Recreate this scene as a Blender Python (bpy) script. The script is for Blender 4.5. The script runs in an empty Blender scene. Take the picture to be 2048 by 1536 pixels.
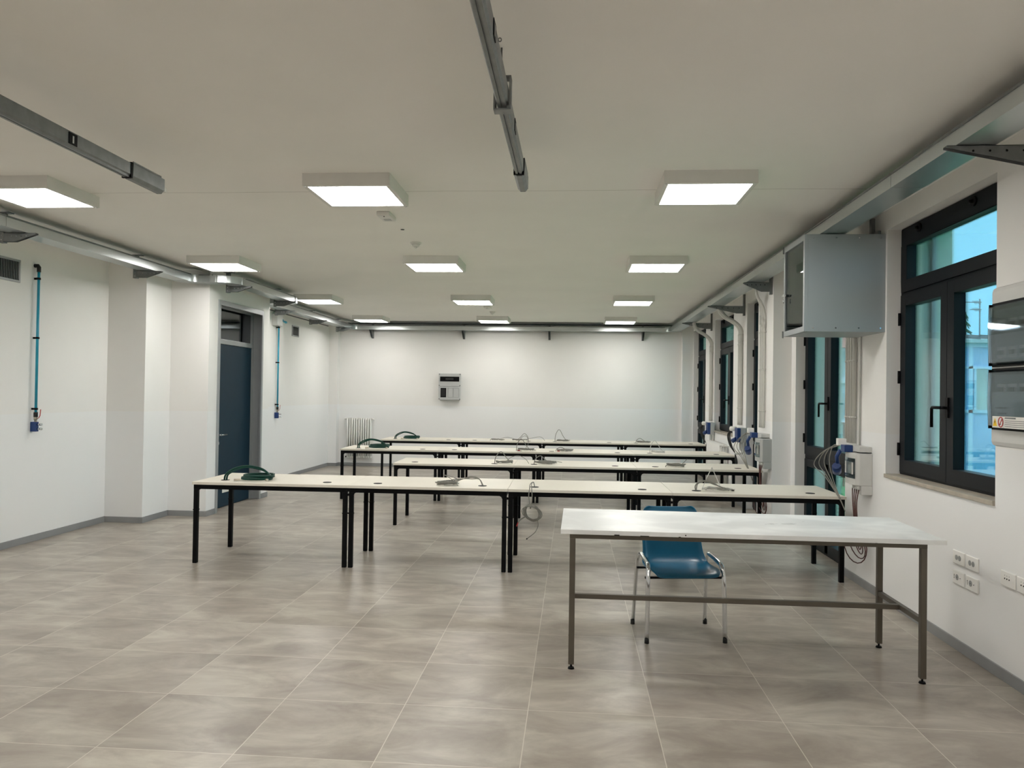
import bpy, bmesh, math, random
from mathutils import Vector, Matrix
PI = math.pi
sc = bpy.context.scene
COL = sc.collection
random.seed(7)

# ------------------------------------------------------------------ camera, world, exposure
CH = 1.6116
CZ = 3.133                                   # ceiling height
YAW, PITCH, ROLL = 0.0788, 0.0129, 0.0146
cy, sy, cp, sp, cr, sr = math.cos(YAW), math.sin(YAW), math.cos(PITCH), math.sin(PITCH), math.cos(ROLL), math.sin(ROLL)
fwd = Vector((-sy*cp, cy*cp, sp)); r0 = Vector((cy, sy, 0)); u0 = r0.cross(fwd)
rt = cr*r0 + sr*u0; up = -sr*r0 + cr*u0
cam = bpy.data.cameras.new('camera'); co = bpy.data.objects.new('camera', cam); COL.objects.link(co)
M = Matrix((rt, up, -fwd)).transposed().to_4x4(); M.translation = (0, 0, CH)
co.matrix_world = M
cam.sensor_fit = 'HORIZONTAL'; cam.sensor_width = 36.0; cam.lens = 1553.0*36/2048
cam.clip_start = 0.05; cam.clip_end = 300
sc.camera = co

w = bpy.data.worlds.new('sky'); sc.world = w; w.use_nodes = True
nt = w.node_tree; nt.nodes.clear()
wo = nt.nodes.new('ShaderNodeOutputWorld'); bg = nt.nodes.new('ShaderNodeBackground')
tc = nt.nodes.new('ShaderNodeTexCoord'); ns = nt.nodes.new('ShaderNodeTexNoise'); rp = nt.nodes.new('ShaderNodeValToRGB')
ns.inputs['Scale'].default_value = 2.2; ns.inputs['Detail'].default_value = 5
nt.links.new(tc.outputs['Generated'], ns.inputs['Vector']); nt.links.new(ns.outputs['Fac'], rp.inputs['Fac'])
rp.color_ramp.elements[0].position = .35; rp.color_ramp.elements[0].color = (0.27, 0.68, 0.92, 1)
rp.color_ramp.elements[1].position = .72; rp.color_ramp.elements[1].color = (0.42, 0.82, 0.96, 1)
sx = nt.nodes.new('ShaderNodeSeparateXYZ'); nt.links.new(tc.outputs['Generated'], sx.inputs['Vector'])
el = nt.nodes.new('ShaderNodeMapRange'); el.inputs['From Min'].default_value = .30; el.inputs['From Max'].default_value = .60; nt.links.new(sx.outputs['Z'], el.inputs['Value'])
mxw = nt.nodes.new('ShaderNodeMix'); mxw.data_type = 'RGBA'; nt.links.new(el.outputs['Result'], mxw.inputs['Factor'])
nt.links.new(rp.outputs['Color'], mxw.inputs['A']); mxw.inputs['B'].default_value = (1.15, 1.45, 1.55, 1); nt.links.new(mxw.outputs['Result'], bg.inputs['Color']); nt.links.new(bg.outputs['Background'], wo.inputs['Surface'])
bg.inputs['Strength'].default_value = 3.3
LAMP = 24.0                                  # ceiling panel emission
sc.view_settings.view_transform = 'Standard'; sc.view_settings.look = 'None'
sc.view_settings.exposure = 0.0; sc.view_settings.gamma = 1.0; sc.view_settings.use_curve_mapping = False
sc.cycles.use_denoising = True
sc.cycles.max_bounces = 10; sc.cycles.diffuse_bounces = 6; sc.cycles.glossy_bounces = 4
sc.cycles.transparent_max_bounces = 16; sc.cycles.transmission_bounces = 6
sc.cycles.caustics_reflective = False; sc.cycles.caustics_refractive = False
sc.cycles.sample_clamp_indirect = 6.0

# ------------------------------------------------------------------ materials
def N(m, t): return m.node_tree.nodes.new(t)
def L(m, a, b): m.node_tree.links.new(a, b)
def mat(name, col, rough=0.5, metal=0.0, noise=0.0, nscale=8.0, bump=0.0, bscale=60.0, spec=0.5, coat=0.0, rnoise=0.0, stretch=None):
    m = bpy.data.materials.new(name); m.use_nodes = True
    b = m.node_tree.nodes['Principled BSDF']
    b.inputs['Roughness'].default_value = rough; b.inputs['Metallic'].default_value = metal
    b.inputs['Specular IOR Level'].default_value = spec; b.inputs['Coat Weight'].default_value = coat
    t = N(m, 'ShaderNodeTexCoord'); mp = N(m, 'ShaderNodeMapping'); L(m, t.outputs['Object'], mp.inputs['Vector'])
    if stretch: mp.inputs['Scale'].default_value = stretch
    n = N(m, 'ShaderNodeTexNoise'); n.inputs['Scale'].default_value = nscale; n.inputs['Detail'].default_value = 4
    L(m, mp.outputs['Vector'], n.inputs['Vector'])
    r = N(m, 'ShaderNodeValToRGB')
    r.color_ramp.elements[0].position = .3; r.color_ramp.elements[1].position = .7
    r.color_ramp.elements[0].color = tuple(max(0, c*(1-noise)) for c in col)+(1,)
    r.color_ramp.elements[1].color = tuple(min(1, c*(1+noise)) for c in col)+(1,)
    L(m, n.outputs['Fac'], r.inputs['Fac']); L(m, r.outputs['Color'], b.inputs['Base Color'])
    if rnoise:
        mr = N(m, 'ShaderNodeMapRange'); mr.inputs['To Min'].default_value = max(.02, rough-rnoise); mr.inputs['To Max'].default_value = rough+rnoise
        L(m, n.outputs['Fac'], mr.inputs['Value']); L(m, mr.outputs['Result'], b.inputs['Roughness'])
    if bump:
        n2 = N(m, 'ShaderNodeTexNoise'); n2.inputs['Scale'].default_value = bscale; n2.inputs['Detail'].default_value = 3
        L(m, t.outputs['Object'], n2.inputs['Vector'])
        bp = N(m, 'ShaderNodeBump'); bp.inputs['Strength'].default_value = bump; bp.inputs['Distance'].default_value = .01
        L(m, n2.outputs['Fac'], bp.inputs['Height']); L(m, bp.outputs['Normal'], b.inputs['Normal'])
    return m
def emit(name, col, s):
    m = bpy.data.materials.new(name); m.use_nodes = True; m.node_tree.nodes.clear()
    o = N(m, 'ShaderNodeOutputMaterial'); e = N(m, 'ShaderNodeEmission'); e.inputs['Color'].default_value = col+(1,); e.inputs['Strength'].default_value = s
    t = N(m, 'ShaderNodeTexCoord'); wv = N(m, 'ShaderNodeTexWave'); wv.bands_direction = 'Y'; wv.inputs['Scale'].default_value = 2.0; wv.inputs['Distortion'].default_value = .3
    L(m, t.outputs['Object'], wv.inputs['Vector'])
    mr = N(m, 'ShaderNodeMapRange'); mr.inputs['To Min'].default_value = s*.9; mr.inputs['To Max'].default_value = s*1.1
    L(m, wv.outputs['Fac'], mr.inputs['Value']); L(m, mr.outputs['Result'], e.inputs['Strength'])
    L(m, e.outputs['Emission'], o.inputs['Surface']); return m
def glassmat(name, tint, refl=0.12, rough=0.0):
    m = bpy.data.materials.new(name); m.use_nodes = True; m.node_tree.nodes.clear()
    o = N(m, 'ShaderNodeOutputMaterial'); tr = N(m, 'ShaderNodeBsdfTransparent'); tr.inputs['Color'].default_value = tint+(1,)
    gl = N(m, 'ShaderNodeBsdfGlossy'); gl.inputs['Roughness'].default_value = rough; gl.inputs['Color'].default_value = (.9, .95, 1, 1)
    fr = N(m, 'ShaderNodeFresnel'); fr.inputs['IOR'].default_value = 1.5
    mu = N(m, 'ShaderNodeMath'); mu.operation = 'MULTIPLY_ADD'; mu.inputs[1].default_value = .8; mu.inputs[2].default_value = refl*.2
    mx = N(m, 'ShaderNodeMixShader'); L(m, fr.outputs['Fac'], mu.inputs[0]); L(m, mu.outputs['Value'], mx.inputs['Fac'])
    L(m, tr.outputs['BSDF'], mx.inputs[1]); L(m, gl.outputs['BSDF'], mx.inputs[2]); L(m, mx.outputs['Shader'], o.inputs['Surface'])
    return m

def floor_material():
    m = bpy.data.materials.new('stone_look_floor_tiles'); m.use_nodes = True
    b = m.node_tree.nodes['Principled BSDF']
    g = N(m, 'ShaderNodeNewGeometry'); s = N(m, 'ShaderNodeSeparateXYZ'); L(m, g.outputs['Position'], s.inputs['Vector'])
    def math_(op, a, bval=None, c=None):
        n = N(m, 'ShaderNodeMath'); n.operation = op
        for i, v in enumerate((a, bval, c)):
            if v is None: continue
            if isinstance(v, (int, float)): n.inputs[i].default_value = v
            else: L(m, v, n.inputs[i])
        return n.outputs['Value']
    def cell(axis, off, pitch):
        v = math_('DIVIDE', math_('SUBTRACT', s.outputs[axis], off), pitch)
        fl = math_('FLOOR', v); fr = math_('FRACT', v)
        d = math_('MULTIPLY', math_('MINIMUM', fr, math_('SUBTRACT', 1.0, fr)), pitch)
        return fl, d
    fx, dx = cell('X', -0.208, .6355); fy, dy = cell('Y', 3.979, .6285)
    d = math_('MINIMUM', dx, dy)
    grout = math_('LESS_THAN', d, .0021)
    cb = N(m, 'ShaderNodeCombineXYZ'); L(m, fx, cb.inputs['X']); L(m, fy, cb.inputs['Y'])
    wn = N(m, 'ShaderNodeTexWhiteNoise'); wn.noise_dimensions = '3D'; L(m, cb.outputs['Vector'], wn.inputs['Vector'])
    vm = N(m, 'ShaderNodeVectorMath'); vm.operation = 'MULTIPLY_ADD'; L(m, wn.outputs['Color'], vm.inputs[0]); vm.inputs[1].default_value = (9, 9, 9); L(m, g.outputs['Position'], vm.inputs[2])
    mp = N(m, 'ShaderNodeMapping'); mp.inputs['Scale'].default_value = (1.0, 2.0, 1.0); L(m, vm.outputs['Vector'], mp.inputs['Vector'])
    n1 = N(m, 'ShaderNodeTexNoise'); n1.inputs['Scale'].default_value = 2.0; n1.inputs['Detail'].default_value = 9; n1.inputs['Roughness'].default_value = .62; n1.inputs['Distortion'].default_value = .5
    L(m, mp.outputs['Vector'], n1.inputs['Vector'])
    r = N(m, 'ShaderNodeValToRGB'); cr_ = r.color_ramp
    cr_.elements[0].position = .34; cr_.elements[0].color = (.255, .220, .186, 1)
    cr_.elements[1].position = .68; cr_.elements[1].color = (.480, .450, .385, 1)
    e = cr_.elements.new(.50); e.color = (.345, .307, .262, 1)
    L(m, n1.outputs['Fac'], r.inputs['Fac'])
    hsv = N(m, 'ShaderNodeHueSaturation'); L(m, r.outputs['Color'], hsv.inputs['Color'])
    mr = N(m, 'ShaderNodeMapRange'); mr.inputs['To Min'].default_value = .93; mr.inputs['To Max'].default_value = 1.07
    L(m, wn.outputs['Value'], mr.inputs['Value']); L(m, mr.outputs['Result'], hsv.inputs['Value'])
    mx = N(m, 'ShaderNodeMix'); mx.data_type = 'RGBA'; L(m, grout, mx.inputs['Factor'])
    L(m, hsv.outputs['Color'], mx.inputs['A']); mx.inputs['B'].default_value = (.57, .54, .47, 1)
    L(m, mx.outputs['Result'], b.inputs['Base Color'])
    n2 = N(m, 'ShaderNodeTexNoise'); n2.inputs['Scale'].default_value = 14; n2.inputs['Detail'].default_value = 4; L(m, mp.outputs['Vector'], n2.inputs['Vector'])
    m2 = N(m, 'ShaderNodeMapRange'); m2.inputs['To Min'].default_value = .24; m2.inputs['To Max'].default_value = .40
    L(m, n2.outputs['Fac'], m2.inputs['Value']); L(m, m2.outputs['Result'], b.inputs['Roughness'])
    b.inputs['Specular IOR Level'].default_value = .5
    bp = N(m, 'ShaderNodeBump'); bp.inputs['Strength'].default_value = .03; bp.inputs['Distance'].default_value = .001
    L(m, n2.outputs['Fac'], bp.inputs['Height']); L(m, bp.outputs['Normal'], b.inputs['Normal'])
    return m

def ceiling_material():
    m = mat('ceiling_paint', (.90, .882, .845), .9, noise=.02, nscale=1.2)
    b = m.node_tree.nodes['Principled BSDF']
    g = N(m, 'ShaderNodeNewGeometry'); s = N(m, 'ShaderNodeSeparateXYZ'); L(m, g.outputs['Position'], s.inputs['Vector'])
    nz = N(m, 'ShaderNodeTexNoise'); nz.inputs['Scale'].default_value = 1.5; L(m, g.outputs['Position'], nz.inputs['Vector'])
    a = N(m, 'ShaderNodeMath'); a.operation = 'MULTIPLY_ADD'; L(m, nz.outputs['Fac'], a.inputs[0]); a.inputs[1].default_value = .05; L(m, s.outputs['Y'], a.inputs[2])
    c = N(m, 'ShaderNodeMath'); c.operation = 'COMPARE'; L(m, a.outputs['Value'], c.inputs[0]); c.inputs[1].default_value = 5.80; c.inputs[2].default_value = .004
    mx = N(m, 'ShaderNodeMix'); mx.data_type = 'RGBA'; L(m, c.outputs['Value'], mx.inputs['Factor'])
    src = b.inputs['Base Color'].links[0].from_socket
    L(m, src, mx.inputs['A']); mx.inputs['B'].default_value = (.58, .56, .52, 1); L(m, mx.outputs['Result'], b.inputs['Base Color'])
    return m

def bench_material():
    m = mat('scuffed_white_laminate', (.80, .82, .82), .38, noise=.03, nscale=5)
    b = m.node_tree.nodes['Principled BSDF']
    t = N(m, 'ShaderNodeTexCoord'); mp = N(m, 'ShaderNodeMapping'); mp.inputs['Scale'].default_value = (1.0, 1.4, 1.0); L(m, t.outputs['Object'], mp.inputs['Vector'])
    n = N(m, 'ShaderNodeTexNoise'); n.inputs['Scale'].default_value = 2.6; n.inputs['Detail'].default_value = 5; n.inputs['Distortion'].default_value = .6; L(m, mp.outputs['Vector'], n.inputs['Vector'])
    r = N(m, 'ShaderNodeValToRGB'); r.color_ramp.elements[0].position = .42; r.color_ramp.elements[0].color = (.76, .77, .765, 1)
    r.color_ramp.elements[1].position = .62; r.color_ramp.elements[1].color = (.90, .91, .90, 1); L(m, n.outputs['Fac'], r.inputs['Fac'])
    L(m, r.outputs['Color'], b.inputs['Base Color'])
    mr = N(m, 'ShaderNodeMapRange'); mr.inputs['To Min'].default_value = .22; mr.inputs['To Max'].default_value = .42; L(m, n.outputs['Fac'], mr.inputs['Value']); L(m, mr.outputs['Result'], b.inputs['Roughness'])
    return m

WALL = mat('white_wall_paint', (.863, .850, .828), .85, noise=.015, nscale=1.5, bump=.03, bscale=120)
def two_tone(m, low, z):
    b = m.node_tree.nodes['Principled BSDF']; src = b.inputs['Base Color'].links[0].from_socket
    g = N(m, 'ShaderNodeNewGeometry'); s = N(m, 'ShaderNodeSeparateXYZ'); L(m, g.outputs['Position'], s.inputs['Vector'])
    c = N(m, 'ShaderNodeMath'); c.operation = 'LESS_THAN'; L(m, s.outputs['Z'], c.inputs[0]); c.inputs[1].default_value = z
    x = N(m, 'ShaderNodeMix'); x.data_type = 'RGBA'; L(m, c.outputs['Value'], x.inputs['Factor']); L(m, src, x.inputs['A']); x.inputs['B'].default_value = low
    L(m, x.outputs['Result'], b.inputs['Base Color'])
two_tone(WALL, (.872, .873, .872, 1), 1.335)
CEIL = ceiling_material()
FLOOR = floor_material()
SKIRT = mat('grey_baseboard', (.27, .275, .28), .45, noise=.04)
DESK = mat('cream_laminate', (.80, .755, .66), .42, noise=.02, nscale=3)
EDGE = mat('cream_edge_band', (.70, .66, .58), .5, noise=.02)
BLACK = mat('black_powder_coat', (.003, .003, .0035), .5, noise=.1, spec=.12)
BENCH = bench_material()
BENCHF = mat('taupe_painted_steel', (.105, .09, .07), .42, metal=.25, noise=.06)
GALV = mat('galvanised_steel', (.53, .56, .56), .30, metal=.88, noise=.025, nscale=3)
GALVD = mat('dull_galvanised_steel', (.20, .21, .21), .45, metal=.6, noise=.12, nscale=15)
HOLE = mat('dark_hole', (.01, .01, .01), .8)
LWHITE = mat('white_lamp_housing', (.74, .73, .70), .5, noise=.02)
DIFF = emit('lamp_diffuser', (1.0, .975, .93), LAMP)
ALU = mat('grey_aluminium_frame', (.36, .375, .385), .42, metal=.35, noise=.03)
DOORB = mat('dark_blue_door', (.003, .025, .046), .5, noise=.05, spec=.2)
DGLASS = glassmat('dim_transom_glass', (.42, .43, .42), .35)
WFRAME = mat('anthracite_window_frame', (.006, .0075, .010), .48, noise=.05, spec=.18)
GLASS = glassmat('window_glass', (.86, .95, .95), .1)
GREEN = mat('pale_green_render', (.66, .74, .64), .9, noise=.03)
SILL = mat('beige_stone_sill', (.42, .375, .31), .55, noise=.12, nscale=10)
PLAST = mat('light_grey_plastic', (.46, .47, .465), .42, noise=.02)
PLASTL = mat('pale_grey_plastic', (.60, .60, .58), .42, noise=.02)
CAB = mat('grey_painted_sheet_steel', (.33, .36, .375), .40, noise=.02, nscale=2)
CONDUIT = mat('grey_conduit', (.55, .545, .51), .45, noise=.02)
BLUEP = mat('blue_plastic', (.006, .036, .16), .42, noise=.04)
PIPEB = mat('blue_air_pipe', (.01, .30, .44), .3, noise=.1, nscale=9)
RED = mat('red_plastic', (.42, .012, .01), .4)
BRASS = mat('nickel_brass', (.58, .52, .42), .3, metal=.9)
RAD = mat('white_radiator_enamel', (.78, .775, .75), .35, noise=.01)
CHAIRB = mat('petrol_blue_plastic', (.004, .105, .20), .34, noise=.05, coat=.15)
CHROME = mat('chromed_steel', (.72, .74, .76), .14, metal=1.0, noise=.03)
RUBBER = mat('black_rubber', (.012, .012, .012), .7)
CABLEG = mat('grey_cable', (.21, .205, .18), .5, noise=.08, nscale=20)
CABLEW = mat('pale_cable', (.62, .61, .58), .5)
HOSE = mat('dark_green_hose', (.002, .040, .028), .45, noise=.15, spec=.25)
CABLEB = mat('black_cable', (.012, .013, .012), .5)
CABLER = mat('brown_red_cable', (.07, .016, .013), .45, noise=.2)
SMOKE = glassmat('smoked_clear_cover', (.74, .79, .80), .0, .02)
SMOKED = glassmat('dark_smoked_glass', (.50, .52, .50), .15, .01)
WHITEP = mat('white_socket_plastic', (.88, .87, .84), .42)
VENT = mat('grey_vent_metal', (.36, .37, .37), .5, metal=.3)
PAPER = mat('paper', (.60, .66, .66), .9)
BOARDIN = mat('board_inner_grey', (.24, .27, .27), .7)
BREAK = mat('breaker_plastic', (.72, .72, .70), .5)
YEL = mat('warning_yellow', (.80, .52, .02), .6)
STICK = mat('white_sticker', (.78, .76, .72), .6)
LAWNM = mat('lawn_grass', (.06, .26, .07), .9, noise=.3, nscale=6)

# ------------------------------------------------------------------ geometry helpers
class MB:
    def __init__(s): s.bm = bmesh.new()
    def box(s, x0, x1, y0, y1, z0, z1, m=0):
        v = [s.bm.verts.new((x, y, z)) for x in (min(x0, x1), max(x0, x1)) for y in (min(y0, y1), max(y0, y1)) for z in (min(z0, z1), max(z0, z1))]
        for f in ((0, 1, 3, 2), (4, 6, 7, 5), (0, 4, 5, 1), (2, 3, 7, 6), (0, 2, 6, 4), (1, 5, 7, 3)):
            s.bm.faces.new([v[i] for i in f]).material_index = m
        return s
    def poly(s, pts, vec, m=0):
        """prism: closed outline pts extruded along vec"""
        vec = Vector(vec); a = [s.bm.verts.new(p) for p in pts]; b = [s.bm.verts.new(Vector(p)+vec) for p in pts]; n = len(pts)
        fs = [s.bm.faces.new(a), s.bm.faces.new(list(reversed(b)))]
        for i in range(n): fs.append(s.bm.faces.new((a[i], b[i], b[(i+1) % n], a[(i+1) % n])))
        for f in fs: f.material_index = m
        return s
    def cyl(s, p0, p1, r, r1=None, seg=16, m=0):
        return s.tube([p0, p1], r, seg, r_end=r1, m=m)
    def tube(s, pts, r, seg=8, r_end=None, closed=False, m=0, flat=1.0):
        pts = [Vector(p) for p in pts]; n = len(pts); rings = []
        t0 = (pts[1]-pts[0]).normalized()
        nrm = t0.orthogonal().normalized() if abs(t0.z) > .99 else t0.cross(Vector((0, 0, 1))).normalized()
        for i, p in enumerate(pts):
            if closed: t = (pts[(i+1) % n]-pts[i-1]).normalized()
            elif i == 0: t = t0
            elif i == n-1: t = (pts[-1]-pts[-2]).normalized()
            else: t = (pts[i+1]-pts[i-1]).normalized()
            nrm = (nrm - t*nrm.dot(t))
            if nrm.length < 1e-6: nrm = t.orthogonal()
            nrm.normalize(); bi = t.cross(nrm)
            rr_ = r if r_end is None else r+(r_end-r)*i/(n-1)
            rings.append([s.bm.verts.new(p+nrm*math.cos(2*PI*k/seg)*rr_+bi*math.sin(2*PI*k/seg)*rr_*flat) for k in range(seg)])
        rng = range(n if closed else n-1)
        for i in rng:
            a, b = rings[i], rings[(i+1) % n]
            for k in range(seg):
                f = s.bm.faces.new((a[k], a[(k+1) % seg], b[(k+1) % seg], b[k])); f.smooth = True; f.material_index = m
        if not closed:
            f = s.bm.faces.new(list(reversed(rings[0]))); f.material_index = m
            f = s.bm.faces.new(rings[-1]); f.material_index = m
        return s
    def sphere(s, c, r, m=0, sz=1.0, half=False):
        n, k = 14, 8; c = Vector(c); rings = []
        for j in range(k+1):
            a = PI*j/k
            if half and a < PI/2: a = PI/2
            rings.append([s.bm.verts.new(c+Vector((math.cos(2*PI*i/n)*math.sin(a)*r, math.sin(2*PI*i/n)*math.sin(a)*r, math.cos(a)*r*sz))) for i in range(n)])
        for j in range(k):
            for i in range(n):
                f = s.bm.faces.new((rings[j][i], rings[j+1][i], rings[j+1][(i+1) % n], rings[j][(i+1) % n])); f.smooth = True; f.material_index = m
        return s
    def sweep(s, path, w, z0, z1, m=0):
        """flat rectangular section swept along an xy path"""
        P = [Vector((p[0], p[1], 0)) for p in path]; n = len(P); rings = []
        for i, p in enumerate(P):
            if i == 0: t = (P[1]-P[0]).normalized(); k = 1
            elif i == n-1: t = (P[-1]-P[-2]).normalized(); k = 1
            else:
                a = (P[i]-P[i-1]).normalized(); b = (P[i+1]-P[i]).normalized(); t = (a+b).normalized(); k = 1/max(.3, t.dot(a))
            nr = Vector((t.y, -t.x, 0))*k*w/2
            rings.append([s.bm.verts.new(q) for q in (p-nr+Vector((0, 0, z0)), p+nr+Vector((0, 0, z0)), p+nr+Vector((0, 0, z1)), p-nr+Vector((0, 0, z1)))])
        for i in range(n-1):
            for k in range(4): s.bm.faces.new((rings[i][k], rings[i][(k+1) % 4], rings[i+1][(k+1) % 4], rings[i+1][k])).material_index = m
        s.bm.faces.new(list(reversed(rings[0]))).material_index = m; s.bm.faces.new(rings[-1]).material_index = m
        return s
    def build(s, name, mats, parent=None, bevel=0.0, loc=None):
        bmesh.ops.remove_doubles(s.bm, verts=s.bm.verts, dist=1e-6)
        bmesh.ops.recalc_face_normals(s.bm, faces=s.bm.faces)
        if loc is not None: bmesh.ops.translate(s.bm, verts=s.bm.verts, vec=-Vector(loc))
        me = bpy.data.meshes.new(name); s.bm.to_mesh(me); s.bm.free()
        for mm in (mats if isinstance(mats, (list, tuple)) else [mats]): me.materials.append(mm)
        o = bpy.data.objects.new(name, me); COL.objects.link(o)
        if loc is not None: o.location = loc
        if parent: o.parent = parent
        if bevel:
            bv = o.modifiers.new('bevel', 'BEVEL'); bv.width = bevel; bv.segments = 2; bv.limit_method = 'ANGLE'; bv.angle_limit = .6
        return o
def tag(o, label, cat, group=None):
    o['label'] = label; o['category'] = cat
    if group: o['group'] = group
    return o
def thing(name, label, cat, loc=(0, 0, 0), rz=0.0, group=None):
    o = bpy.data.objects.new(name, None); COL.objects.link(o); o.empty_display_size = .1
    o.location = loc; o.rotation_euler = (0, 0, rz); tag(o, label, cat, group); return o
def struct(o): o['kind'] = 'structure'; return o
def sempty(name):
    o = bpy.data.objects.new(name, None); COL.objects.link(o); o['kind'] = 'structure'; return o
def copy_tree(o, parent=None):
    c = o.copy(); COL.objects.link(c)
    if parent is not None: c.parent = parent
    for ch in list(o.children): copy_tree(ch, c)
    return c
def dup(root, loc, rz, label, group=None):
    c = copy_tree(root); c.location = loc; c.rotation_euler = (0, 0, rz); c['label'] = label
    if group: c['group'] = group
    return c
def smooth(pts, k=8, closed=False):
    P = [Vector(p) for p in pts]; n = len(P); out = []
    rng = range(n) if closed else range(n-1)
    for i in rng:
        g = (lambda j: P[j % n]) if closed else (lambda j: P[max(0, min(n-1, j))])
        a, b, c, d = g(i-1), g(i), g(i+1), g(i+2)
        for q in range(k):
            t = q/k
            out.append(.5*((2*b)+(c-a)*t+(2*a-5*b+4*c-d)*t*t+(3*b-a-3*c+d)*t**3))
    if not closed: out.append(P[-1])
    return out
def arc(c, r, a0, a1, n=8):
    return [(c[0]+r*math.cos(math.radians(a0+(a1-a0)*i/n)), c[1]+r*math.sin(math.radians(a0+(a1-a0)*i/n))) for i in range(n+1)]

# ------------------------------------------------------------------ room shell
Y0, YB = -3.4, 16.6
struct(MB().box(-6.1, 3.0, Y0-.2, YB+.2, -.12, 0).build('floor', FLOOR))
struct(MB().box(-6.1, 3.0, Y0-.2, YB+.2, CZ, CZ+.2).build('ceiling', CEIL))
b = MB()
b.box(-5.85, -5.61, Y0, 9.54, 0, CZ)
b.box(-5.61, -5.135, 8.955, 9.54, 0, CZ)
b.box(-5.85, -4.63, 9.54, 9.785, 0, CZ)                      # projecting bay with the door
b.box(-4.83, -4.63, 9.785, 11.25, 2.79, CZ)
b.box(-5.85, -4.63, 11.25, 11.50, 0, CZ)
b.box(-5.85, -5.75, 9.785, 11.25, 0, CZ)
b.box(-5.45, -5.12, 11.50, 13.37, 0, CZ)
b.box(-5.50, -5.27, 13.37, YB, 0, CZ)
b.box(-5.27, -5.085, 16.42, YB, 0, CZ)
struct(b.build('wall_left', WALL))
struct(MB().box(-5.85, 2.7, YB, YB+.2, 0, CZ).build('wall_back', WALL))
struct(MB().box(-5.85, 2.7, Y0-.2, Y0, 0, CZ).build('wall_front', WALL))
WIN = [(4.82, 6.44, 1.02), (7.36, 8.98, 0.0), (9.90, 11.48, 0.0), (12.42, 14.04, 1.02), (14.98, 16.46, 0.0)]
HEAD = 2.975
def wall_layer(x0, x1, ext=0):
    b = MB(); y = Y0
    for (a, c, s_) in WIN:
        b.box(x0, x1, y, a, -.0, CZ)
        if s_ > 0: b.box(x0, x1, a, c, 0, s_-.03)
        b.box(x0, x1, a, c, HEAD, CZ); y = c
    b.box(x0, x1, y, YB+ext, 0, CZ)
    return b
b = wall_layer(2.5, 2.68)
b.box(2.29, 2.5, 9.15, 9.88, 0, CZ)                          # pilaster
b.box(2.27, 2.5, 16.5, YB, 0, CZ)
struct(b.build('wall_right', WALL))
b = wall_layer(2.68, 3.0, .2)
for (a, c, s_) in WIN:                                        # shutter guides in the outer reveals
    b.box(2.83, 2.86, c-.035, c, s_, HEAD, 1); b.box(2.83, 2.86, a, a+.035, s_, HEAD, 1)
struct(b.build('wall_exterior', [GREEN, ALU]))
# baseboards
def skirt(name, segs, h=.07):
    b = MB()
    for s_ in segs: b.box(*s_, 0, h)
    return struct(b.build(name, SKIRT, bevel=.002))
t = .012
skirt('baseboard_left', [(-5.61, -5.61+t, Y0, 8.955), (-5.61, -5.135+t, 8.955-t, 8.955), (-5.135, -5.135+t, 8.955, 9.54), (-5.135+t, -4.63+t, 9.54-t, 9.54),
    (-4.63, -4.63+t, 9.54, 9.77), (-4.63, -4.63+t, 11.26, 11.50+t), (-5.12, -4.63, 11.50, 11.50+t), (-5.12, -5.12+t, 11.50+t, 13.37), (-5.27, -5.12+t, 13.37, 13.37+t),
    (-5.27, -5.27+t, 13.38, 16.42), (-5.27+t, -5.085+t, 16.42-t, 16.42), (-5.085, -5.085+t, 16.42, YB)])
skirt('baseboard_back', [(-5.085+t, 2.27, YB-t, YB)])
skirt('baseboard_right', [(2.5-t, 2.5, Y0, 7.36), (2.5-t, 2.5, 8.98, 9.15), (2.29-t, 2.5-t, 9.15-t, 9.15), (2.29-t, 2.29, 9.15, 9.88), (2.5-t, 2.5, 11.48, 14.98)])

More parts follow.
